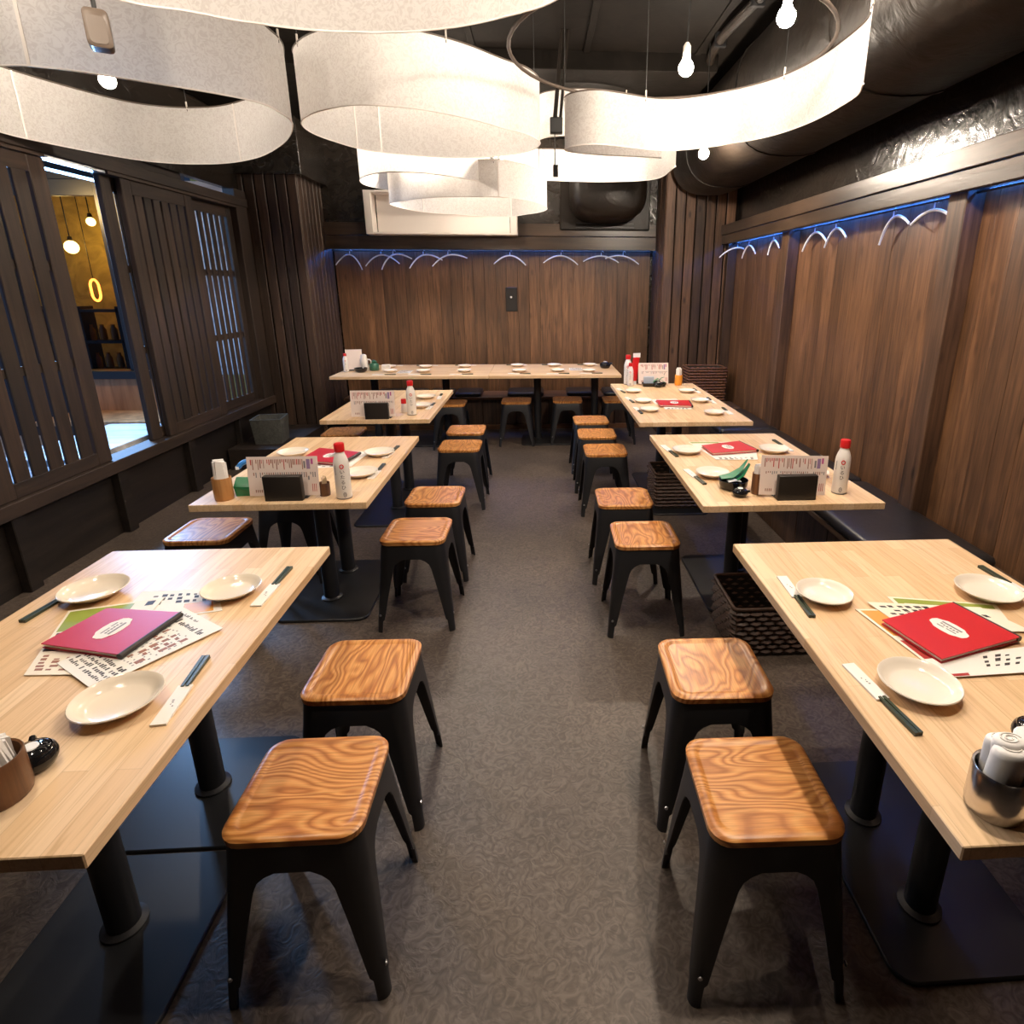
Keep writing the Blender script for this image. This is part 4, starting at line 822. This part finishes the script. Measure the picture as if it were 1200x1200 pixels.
# standing menus in black holders
def menu_stand(lab, x, y, sheet_w, sheet_h, dx, lean, bw, bh, rz=0.0, seed=1, roll=0.0):
    t = thing('menu_holder', lab, 'menu holder', (x, y, TT), rz, 'standing menus in black holders')
    mb = MB(); rbox(mb, bw, 0.028, 0, bh, 0.003, 0.002, 2, (0, 0.0)); obj('front_block', mb, MT['block'], t)
    obj('foot', cbox(-bw / 2, bw / 2 + 0.008, 0.014, 0.075, 0, 0.006, 0.002), MT['block'], t)
    obj('rear_block', cbox(-bw / 2, bw / 2, 0.050, 0.060, 0.006, bh * 0.8, 0.002), MT['block'], t)
    sh_ = obj('menu_card', MB().b2(-sheet_w / 2, sheet_w / 2, -0.001, 0.001, 0, sheet_h), MT['pink_paper'], t, loc=(dx, 0.026, 0.009), rot=(-lean, roll, 0), smooth=0)
    def pr(name, m, rects):
        mb = MB()
        for u0, v0, u1, v1 in rects: mb.b2((u0 - 0.5) * sheet_w, (u1 - 0.5) * sheet_w, -0.0015, -0.0008, v0 * sheet_h, v1 * sheet_h)
        o = obj(name, mb, MT[m], sh_, smooth=0)
        if len(rects) > 1: o['kind'] = 'stuff'
    r = random.Random(seed); A, B, Cc = [], [], []
    x_ = 0.05
    while x_ < 0.80:
        if r.random() < 0.82:
            l = r.choice((0.07, 0.10, 0.14, 0.22, 0.26)); (A if r.random() < 0.55 else B).append((x_, 0.93 - l, x_ + r.uniform(0.008, 0.016), 0.93))
        x_ += 0.026
    x_ = 0.08
    while x_ < 0.97:
        if r.random() < 0.9:
            l = r.choice((0.04, 0.06, 0.08, 0.13)); (Cc if r.random() < 0.5 else A).append((x_, 0.60 - l, x_ + 0.012, 0.60))
        x_ += 0.031
    for k in range(4): A.append((0.09 + 0.028 * k, 0.09, 0.103 + 0.028 * k, 0.16))
    for k in range(3): B.append((0.90 + 0.026 * k, 0.10, 0.908 + 0.026 * k, 0.30))
    pr('print_red', 'ink_brown', A); pr('print_brown', 'ink_red', B); pr('print_grey', 'ink_grey', Cc + [(0.80, 0.70, 0.825, 0.88), (0.85, 0.40, 0.87, 0.50)])
    pr('photo_block', 'ink_purple', [(0.84, 0.68, 0.89, 0.93)]); pr('photo_block', 'ink_magenta', [(0.905, 0.80, 0.935, 0.94)])
    return t
menu_stand('pink printed menu standing in a black block on the second left table', -0.967, 2.170, 0.262, 0.152, -0.010, rad(6), 0.140, 0.098, 0, 5, 0.0)
menu_stand('pink printed menu standing in a black block on the second right table', 0.973, 2.075, 0.262, 0.154, -0.004, rad(6), 0.150, 0.098, 0, 8, 0.03)
menu_stand('pink printed menu standing in a black block on the far left table', -0.988, 3.605, 0.265, 0.160, -0.03, rad(6), 0.142, 0.100, 0, 12)
menu_stand('wide white printed menu standing behind the tray on the far right table', 0.945, 4.80, 0.25, 0.17, 0.0, rad(12), 0.10, 0.04, 0, 15)

# bottles --------------------------------------------------------------------------
def text_mesh(body, size, depth=0.0002):
    cu = bpy.data.curves.new('glyph', 'FONT'); cu.body = body; cu.size = size; cu.align_x = 'CENTER'; cu.extrude = depth; cu.resolution_u = 3
    o = bpy.data.objects.new('glyph', cu); C.objects.link(o)
    dg = bpy.context.evaluated_depsgraph_get(); ev = o.evaluated_get(dg); me = ev.to_mesh()
    mb = MB(); mb.add([v.co[:] for v in me.vertices], [tuple(p.vertices) for p in me.polygons]); ev.to_mesh_clear()
    bpy.data.objects.remove(o); bpy.data.curves.remove(cu)
    return mb
def wrap(mb, R):
    """bend flat lettering (x right, y up) round an upright cylinder, facing -y"""
    mb.v = [((R + z) * math.sin(x / R), -(R + z) * math.cos(x / R), y) for x, y, z in mb.v]; return mb
BR = 0.0285
bot_me = mesh('bottle_body', MB().lathe([(BR - 0.004, 0), (BR - 0.001, 0.003), (BR, 0.008), (BR, 0.13), (BR - 0.001, 0.145), (BR - 0.005, 0.160), (0.0175, 0.176), (0.0155, 0.182), (0.0155, 0.20)], n=28), MT['bottle'], 50)
cap_me = mesh('cap', MB().lathe([(0.0185, 0.185), (0.019, 0.187), (0.019, 0.212), (0.017, 0.216), (0.0, 0.2165)], n=24), MT['cap'], 45)
base_me = mesh('base_ring', MB().lathe([(BR - 0.003, -0.0), (BR + 0.0004, 0.002), (BR + 0.0004, 0.005)], n=24, cap0=False, cap1=False), MT['ink_grey'], 45)
def bottle(lab, x, y, rz, s=1.0, glyphs='いるひ', spout=False):
    t = thing('soy_sauce_bottle', lab, 'bottle', (x, y, TT), rz, 'white red-capped bottles'); t.scale = (s, s, s)
    obj('bottle_body', bot_me, parent=t); obj('cap', cap_me, parent=t); obj('base_ring', base_me, parent=t)
    mk = MB(); mk.tube([(0.0065 * math.cos(2 * PI * k / 16), 0.131 + 0.0075 * math.sin(2 * PI * k / 16), 0.0) for k in range(16)], 0.0018, 6, True); obj('red_mark', wrap(mk, BR), MT['cap'], t)
    for k, g in enumerate(glyphs):
        m = text_mesh(g, 0.018); m.v = [(a, b + 0.104 - 0.0205 * k, c) for a, b, c in m.v]; obj('lettering', wrap(m, BR), MT['ink'], t, smooth=0)
    mk = MB(); mk.tube([(0.0052 * math.cos(2 * PI * k / 16) + 0.002, 0.020 + 0.009 * math.sin(2 * PI * k / 16), 0.0) for k in range(16)], 0.0011, 6, True)
    mk.tube([(0.0022 * math.cos(2 * PI * k / 10) + 0.002, 0.020 + 0.005 * math.sin(2 * PI * k / 10), 0.0) for k in range(10)], 0.0009, 5, True); obj('seal_mark', wrap(mk, BR), MT['ink_grey'], t)
    mk = MB()
    for k in range(8): mk.box((-0.026, 0.10 + 0.0045 * k, 0.0002), (0.0028, 0.0034, 0.0006))
    o = obj('side_print', wrap(mk, BR), MT['ink_grey'], t, smooth=0); o['kind'] = 'stuff'
    if spout: obj('pouring_tab', MB().loft([[(-0.014, -0.008, 0.168), (-0.014, 0.008, 0.168), (-0.014, 0.008, 0.182), (-0.014, -0.008, 0.182)], [(-0.038, -0.003, 0.166), (-0.038, 0.003, 0.166), (-0.038, 0.003, 0.170), (-0.038, -0.003, 0.170)]]), MT['bottle'], t)
    return t
bottle('white bottle with red cap and black lettering on the second left table', -0.752, 2.188, rad(20), 1.0, 'いたるひ', True)
bottle('white bottle with red cap, red ring and black lettering, second right table', 1.178, 2.142, rad(-24))
bottle('white bottle with red cap on the far left table', -0.803, 3.722, rad(12), 1.0, 'いたひ')
bottle('taller white red-capped bottle behind the menu on the far right table', 0.735, 4.86, rad(-10), 1.12)
bottle('shorter white red-capped bottle at the corner of the far right table', 0.745, 4.78, rad(-12), 0.86)
bottle('white bottle at the left end of the long back table', -1.815, 5.72, rad(15), 0.8, 'いひ')

# cups, pots, trays --------------------------------------------------------------------
def napkins(parent, r, z0, z1, n=7, seed=1, mat='napkin'):
    rr = random.Random(seed)
    for k in range(n):
        a = rr.uniform(0, PI); off = (k - n / 2) / n * r * 1.5; h = z1 + rr.uniform(-0.008, 0.006)
        mb = MB(); w = math.sqrt(max(r * r - off * off, 0.0001)) * 0.95
        mb.loft([[(-w, off - 0.0025, z0), (w, off - 0.0025, z0), (w, off + 0.0025, z0), (-w, off + 0.0025, z0)], [(-w * 0.95, off * 0.9 - 0.003, (z0 + h) / 2), (w * 0.98, off * 0.9 - 0.003, (z0 + h) / 2), (w * 0.98, off * 0.9 + 0.003, (z0 + h) / 2), (-w * 0.95, off * 0.9 + 0.003, (z0 + h) / 2)],
                 [(-w * rr.uniform(0.6, 1.0), off * 1.05 - 0.002, h), (w * rr.uniform(0.6, 1.0), off * 1.1 - 0.002, h - 0.004), (w * 0.8, off * 1.1 + 0.002, h - 0.002), (-w * 0.9, off * 1.05 + 0.002, h)]])
        obj('napkin', mb, MT[mat], parent, rot=(0, 0, 0.5))
def cup(lab, x, y, r, h, mat, nap=None, pick=False, group='table cups', seed=1, nn=7):
    t = thing('napkin_cup' if nap is not None else 'toothpick_cup', lab, 'cup', (x, y, TT), 0, group)
    obj('cup_body', MB().lathe([(r * 0.92, 0), (r * 0.96, 0.002), (r, 0.012), (r, h - 0.002), (r * 0.97, h), (r * 0.90, h - 0.002), (r * 0.86, 0.008), (0.001, 0.006)], n=28), MT[mat], t, smooth=50)
    if nap: napkins(t, r * 0.78, 0.01, nap, nn, seed)
    if pick:
        rr = random.Random(4)
        for k in range(14):
            a, q = rr.uniform(0, 2 * PI), rr.uniform(0, r * 0.7); b = rr.uniform(0.9, 1.4)
            obj('toothpick', MB().tube([(q * math.cos(a) * 0.8, q * math.sin(a) * 0.8, 0.01), (q * math.cos(a) * b, q * math.sin(a) * b, h + rr.uniform(0.015, 0.028))], 0.0012, 5), MT['toothpick'], t)
    return t
cup('wooden cup of white napkins at the corner of the second left table', -1.203, 2.195, 0.034, 0.088, 'cupwood', 0.150, seed=2)
cup('dark wooden cup of toothpicks beside the bottle, second left table', -0.836, 2.220, 0.021, 0.052, 'cupdark', pick=True)
cup('dark walnut cup of white napkins at the left frame edge, front left table', -0.868, 0.800, 0.045, 0.075, 'cupdark', 0.105, seed=5, nn=6)
sc = cup('shiny steel cup of rolled white napkins on the front right table corner', 0.698, 0.690, 0.040, 0.078, 'chrome', 0.0)
for k, (px, py, rr_, zt, tilt) in enumerate(((-0.012, -0.008, 0.027, 0.122, 0.10), (0.014, 0.004, 0.025, 0.128, -0.08), (0.0, 0.018, 0.020, 0.118, 0.0))):
    mb = MB(); L = []
    for z, f in ((0.012, 0.8), (0.06, 1.0), (zt - 0.012, 1.02), (zt - 0.003, 0.95), (zt, 0.75)):
        L.append([(px + tilt * z + rr_ * f * math.cos(2 * PI * q_ / 18) * 1.0, py + rr_ * f * math.sin(2 * PI * q_ / 18) * 0.72, z) for q_ in range(18)])
    mb.loft(L); obj('rolled_napkin', mb, MT['napkin'], sc, smooth=60)
    sp_ = [(px + tilt * zt + 0.7 * rr_ * (1 - a_ / 26) * math.cos(a_ * 0.6), py + 0.5 * rr_ * (1 - a_ / 26) * math.sin(a_ * 0.6), zt + 0.0006) for a_ in range(22)]
    obj('napkin_fold', MB().tube(sp_, 0.0012, 5), MT['paper'], sc)
cup('amber cup of white napkins at the far right table', 1.148, 4.80, 0.031, 0.085, 'cuporange', 0.140, seed=7)
cup('slim brown cup of white napkins behind the menu, far left table', -1.135, 3.72, 0.026, 0.085, 'cupdark', 0.125, seed=8)
cup('brown cup of crumpled napkins beside the menu, second right table', 0.850, 2.150, 0.023, 0.085, 'cupdark', 0.118, seed=9)
def pot(lab, x, y, s=1.0, rz=0.0):
    t = thing('lacquer_pot', lab, 'pot', (x, y, TT), rz, 'small black lacquer pots'); t.scale = (s, s, s)
    obj('pot_body', MB().lathe([(0.022, 0), (0.030, 0.004), (0.036, 0.016), (0.036, 0.022), (0.030, 0.036)], n=24), MT['lacquer'], t, smooth=60)
    obj('lid', MB().lathe([(0.0365, 0.022), (0.034, 0.031), (0.024, 0.039), (0.010, 0.042), (0.0005, 0.0425)], n=24), MT['lacquer'], t, smooth=60)
    obj('lid_label', MB().lathe([(0.013, 0.0410), (0.012, 0.0432), (0.0005, 0.0436)], (0.0, 0, 0), 18), MT['white'], t)
    obj('spout', MB().tube([(0.030, 0, 0.026), (0.046, 0, 0.032)], [0.009, 0.005], 8), MT['lacquer'], t)
pot('glossy black lacquer pot beside the walnut cup, front left table', -0.860, 0.862, 0.95, 2.2)
pot('glossy black lacquer pot beside the steel cup, front right table', 0.870, 0.815, 1.0, 0.4)
pot('small black lacquer pot before the green packet bowl, second right table', 0.772, 2.120, 0.80, -0.4)
pot('small black lacquer pot in front of the tray, far right table', 0.962, 4.70, 0.95, -0.4)
pot('black lacquer pot at the right end of the long back table', 0.66, 5.88, 1.5, 0)
gl = thing('glass_jar', 'clear glass jar at the right frame edge, front right table', 'jar', (0.79, 0.735, TT))
obj('jar_body', MB().lathe([(0.030, 0), (0.034, 0.004), (0.034, 0.062), (0.028, 0.07)], n=20), MT['cuporange'], gl, smooth=50)
obj('lid', MB().lathe([(0.032, 0.066), (0.032, 0.084), (0.028, 0.088)], n=20), MT['white'], gl)
def packet(parent, pts, mat):
    """folded foil leaf: a bent strip with thickness"""
    mb = MB(); L = []
    for x, y, z, w in pts: L.append([(x, y - w, z), (x, y + w, z), (x, y + w, z + 0.003), (x, y - w, z + 0.003)])
    mb.loft(L); obj('foil', mb, MT[mat], parent)
bw = thing('condiment_bowl', 'black bowl holding a green foil packet on the second right table', 'bowl', (0.775, 2.215, TT))
obj('bowl_body', MB().lathe([(0.040, 0), (0.050, 0.004), (0.056, 0.020), (0.058, 0.038), (0.055, 0.038), (0.050, 0.012), (0.002, 0.008)], n=28), MT['lacquer'], bw, smooth=50)
packet(bw, [(-0.055, 0, 0.046, 0.02), (-0.01, 0.005, 0.050, 0.03), (0.03, 0.01, 0.075, 0.02), (0.055, 0.012, 0.115, 0.004)], 'green'); packet(bw, [(0.0, -0.01, 0.036, 0.02), (0.035, -0.005, 0.060, 0.02), (0.06, 0.0, 0.10, 0.01)], 'green')
packet(bw, [(-0.03, -0.02, 0.036, 0.015), (0.0, -0.02, 0.042, 0.015), (0.022, -0.02, 0.036, 0.012)], 'white')
ty = thing('condiment_tray', 'black tray with a pale blue packet and green foil, far right table', 'tray', (0.935, 4.745, TT))
mb = MB(); mb.loft([[(x, y, z) for x, y in rrect(0.20 - e, 0.075 - e, 0.02, 4)] for z, e in ((0, 0.02), (0.03, 0), (0.03, 0.008), (0.008, 0.02))]); obj('tray_body', mb, MT['lacquer'], ty)
obj('blue_packet', cbox(-0.085, 0.0, 0.005, 0.02, 0.010, 0.078, 0.003), plain('pale_blue_film', (0.42, 0.48, 0.60), 0.35), ty)
packet(ty, [(-0.01, 0, 0.035, 0.02), (0.03, 0, 0.062, 0.02), (0.06, 0, 0.05, 0.02), (0.09, 0.0, 0.03, 0.015)], 'green'); packet(ty, [(0.03, 0.01, 0.035, 0.012), (0.06, 0.012, 0.065, 0.010), (0.085, 0.012, 0.072, 0.004)], 'green')
gp = thing('tea_packet', 'folded green foil packet between napkin cup and menu, second left table', 'packet', (-1.130, 2.255, TT), 0.1)
mb = MB(); mb.loft([[(-0.045, -0.03, 0), (0.045, -0.03, 0), (0.045, 0.03, 0), (-0.045, 0.03, 0)], [(-0.05, -0.032, 0.04), (0.05, -0.032, 0.034), (0.045, 0.03, 0.05), (-0.045, 0.03, 0.055)], [(-0.046, -0.004, 0.068), (0.044, -0.002, 0.062), (0.044, 0.004, 0.063), (-0.046, 0.004, 0.069)]]); obj('foil', mb, MT['green'], gp, smooth=0)
obj('fold_flap', MB().loft([[(-0.04, -0.034, 0.04), (0.05, -0.034, 0.034), (0.03, -0.036, 0.006)], [(-0.04, -0.032, 0.04), (0.05, -0.032, 0.034), (0.03, -0.033, 0.006)]]), MT['green'], gp, smooth=0)
bc = thing('blue_clip', 'blue plastic clip behind the standing menu, second left table', 'clip', (-1.150, 2.345, TT), 0.3)
obj('clip_body', MB().tube(catmull([(0, 0, 0.0), (0, 0, 0.07), (-0.015, 0, 0.105), (-0.04, 0, 0.10), (-0.055, 0, 0.085)], 5), [0.012] * 8 + [0.010] * 13, 10), MT['blue'], bc, smooth=60)
obj('clip_tip', MB().box((-0.058, 0, 0.084), (0.012, 0.02, 0.012)), MT['white'], bc)
# far left table: red-labelled tube; long back table: corner group
rc = thing('condiment_tube', 'small white tube with red cap between menu and bottle, far left table', 'bottle', (-0.868, 3.80, TT))
obj('tube_body', MB().lathe([(0.016, 0), (0.018, 0.004), (0.018, 0.05), (0.012, 0.06)], n=16), MT['bottle'], rc, smooth=50); obj('cap', MB().lathe([(0.016, 0.058), (0.016, 0.085), (0.014, 0.088)], n=16), MT['cap'], rc)
sq = thing('squeeze_tube', 'red squeeze tube standing on its cap behind the bottles, far right table', 'bottle', (0.79, 4.855, TT), 0.3)
obj('cap', MB().lathe([(0.018, 0), (0.018, 0.03), (0.014, 0.032)], n=16), MT['white'], sq)
obj('tube_body', MB().loft([[(0.026 * c * math.cos(2 * PI * k / 16) + s, 0.020 * d * math.sin(2 * PI * k / 16), z) for k in range(16)] for c, d, z, s in ((0.7, 0.9, 0.03, 0), (1, 1, 0.05, 0), (1.1, 0.8, 0.12, 0.004), (1.2, 0.3, 0.19, 0.010), (1.2, 0.08, 0.225, 0.014))]), MT['cap'], sq, smooth=60)
obj('crimp', MB().box((0.016, 0, 0.238), (0.064, 0.004, 0.035)), MT['white'], sq)
cm = thing('menu_card', 'small white menu card leaning behind the back table bottle', 'menu', (-1.76, 5.80, TT), 0.2)
obj('card', MB().b2(-0.075, 0.075, -0.001, 0.001, 0, 0.20), MT['pink_paper'], cm, rot=(-0.2, 0, 0), smooth=0); obj('foot', cbox(-0.05, 0.05, -0.01, 0.045, 0, 0.012, 0.002), MT['block'], cm)
gb = thing('jug', 'white lidded jug in the corner group of the long back table', 'jug', (-1.66, 5.78, TT))
obj('jug_body', MB().lathe([(0.032, 0), (0.036, 0.006), (0.036, 0.10), (0.026, 0.13)], n=20), MT['bottle'], gb, smooth=50); obj('lid', MB().lathe([(0.028, 0.128), (0.026, 0.15), (0.010, 0.158)], n=20), MT['napkin'], gb); obj('handle', MB().tube(catmull([(0.03, 0, 0.11), (0.062, 0, 0.10), (0.062, 0, 0.05), (0.034, 0, 0.035)], 5), 0.006, 8), MT['bottle'], gb)
db = thing('sauce_bowl', 'black bowl in front of the white jug, long back table', 'bowl', (-1.67, 5.69, TT))
obj('bowl_body', MB().lathe([(0.035, 0), (0.055, 0.015), (0.062, 0.04), (0.059, 0.04), (0.050, 0.015), (0.002, 0.008)], n=24), MT['lacquer'], db, smooth=50)
gj = thing('green_jar', 'dark green lidded jar right of the jug, long back table', 'jar', (-1.575, 5.80, TT))
obj('jar_body', MB().lathe([(0.035, 0), (0.045, 0.01), (0.045, 0.06), (0.03, 0.075)], n=20), plain('green_glaze', (0.03, 0.12, 0.075), 0.3), gj, smooth=50); obj('knob', MB().lathe([(0.02, 0.073), (0.03, 0.085), (0.012, 0.10)], n=16), plain('green_glaze_lid', (0.03, 0.12, 0.075), 0.3), gj, smooth=50)
wn = thing('napkin_stack', 'white folded napkins right of the green jar, long back table', 'napkins', (-1.48, 5.86, TT))
for k in range(4): obj('napkin', MB().box((0.002 * (k % 2), 0, 0.012 * k + 0.006), (0.075, 0.06, 0.010), 0.05 * k), MT['napkin'], wn)

# ------------------------------------------------------------------ baskets and planter
def basket(lab, x0, x1, y0, y1, z, h, mat, rows, cols, flare=0.012):
    cx, cy = (x0 + x1) / 2, (y0 + y1) / 2; W, D = x1 - x0, y1 - y0
    t = thing('rattan_basket', lab, 'basket', (cx, cy, z), 0, 'woven rattan baskets')
    mb = MB(); mb.loft([[(x, y, zz) for x, y in rrect(W - e, D - e, 0.02, 3)] for zz, e in ((0.0, 0.03), (h - 0.01, 0.012), (h - 0.01, 0.022), (0.01, 0.042))]); obj('lining', mb, MT['far_dark'], t)
    # woven strips: horizontal canes that pass in and out of the stakes
    per = 2 * (W + D); n = cols; loop = []
    base = rrect(1, 1, 0.001, 1)
    def perim(s, e):
        s %= 1.0; w, d = W - e, D - e; L = 2 * (w + d); q = s * L
        if q < w: return Vector((-w / 2 + q, -d / 2)), Vector((0, -1))
        q -= w
        if q < d: return Vector((w / 2, -d / 2 + q)), Vector((1, 0))
        q -= d
        if q < w: return Vector((w / 2 - q, d / 2)), Vector((0, 1))
        q -= w
        return Vector((-w / 2, d / 2 - q)), Vector((-1, 0))
    mb = MB()
    for r in range(rows):
        zz = 0.012 + (h - 0.03) * (r + 0.5) / rows; e = 0.03 - 0.03 * zz / h * 0.6; pts = []
        for k in range(n):
            p, nr = perim((k + 0.25) / n, e); o = 0.008 if (k + r) % 2 else -0.004
            pts.append((p.x + nr.x * o, p.y + nr.y * o, zz))
        mb.tube(pts, (h - 0.03) / rows * 0.40, 4, True)
    o = obj('woven_canes', mb, MT[mat], t, smooth=60); o['kind'] = 'stuff'
    mb = MB()
    for k in range(0, n):
        p, nr = perim((k + 0.25) / n, 0.03); p2, _ = perim((k + 0.25) / n, 0.012); mb.tube([(p.x, p.y, 0.004), (p2.x, p2.y, h - 0.008)], 0.0028, 4)
    o = obj('stakes', mb, MT[mat], t, smooth=60); o['kind'] = 'stuff'
    rp = rrect(W - 0.01, D - 0.01, 0.02, 3); obj('rim', MB().tube([(x, y, h - 0.006) for x, y in rp], 0.008, 8, True), MT[mat], t, smooth=60)
    return t
basket('dark woven rattan basket on the floor between the front and second right tables', 0.785, 1.26, 2.10, 2.42, 0.012 * 0, 0.235, 'rattan', 9, 56)
basket('dark woven rattan basket on the floor beneath the second and far right tables', 0.785, 1.24, 3.80, 4.10, 0.0125, 0.262, 'rattan', 9, 56)
basket('reddish woven rattan basket standing on the far end of the bench', 1.46, 1.85, 5.72, 5.98, 0.366, 0.37, 'rattan2', 12, 46)
pb = thing('grey_planter', 'dark grey square planter box in front of the left cedar pillar', 'planter', (-2.36, 5.22, 0.18), 0.12)
mb = MB(); mb.loft([[(x, y, z) for x, y in rrect(w, w, 0.006, 2)] for w, z in ((0.22, 0), (0.25, 0.22), (0.232, 0.22), (0.21, 0.02))]); obj('planter_body', mb, MT['grey_box'], pb)
obj('soil', MB().b2(-0.108, 0.108, -0.108, 0.108, 0.12, 0.14), MT['far_dark'], pb)
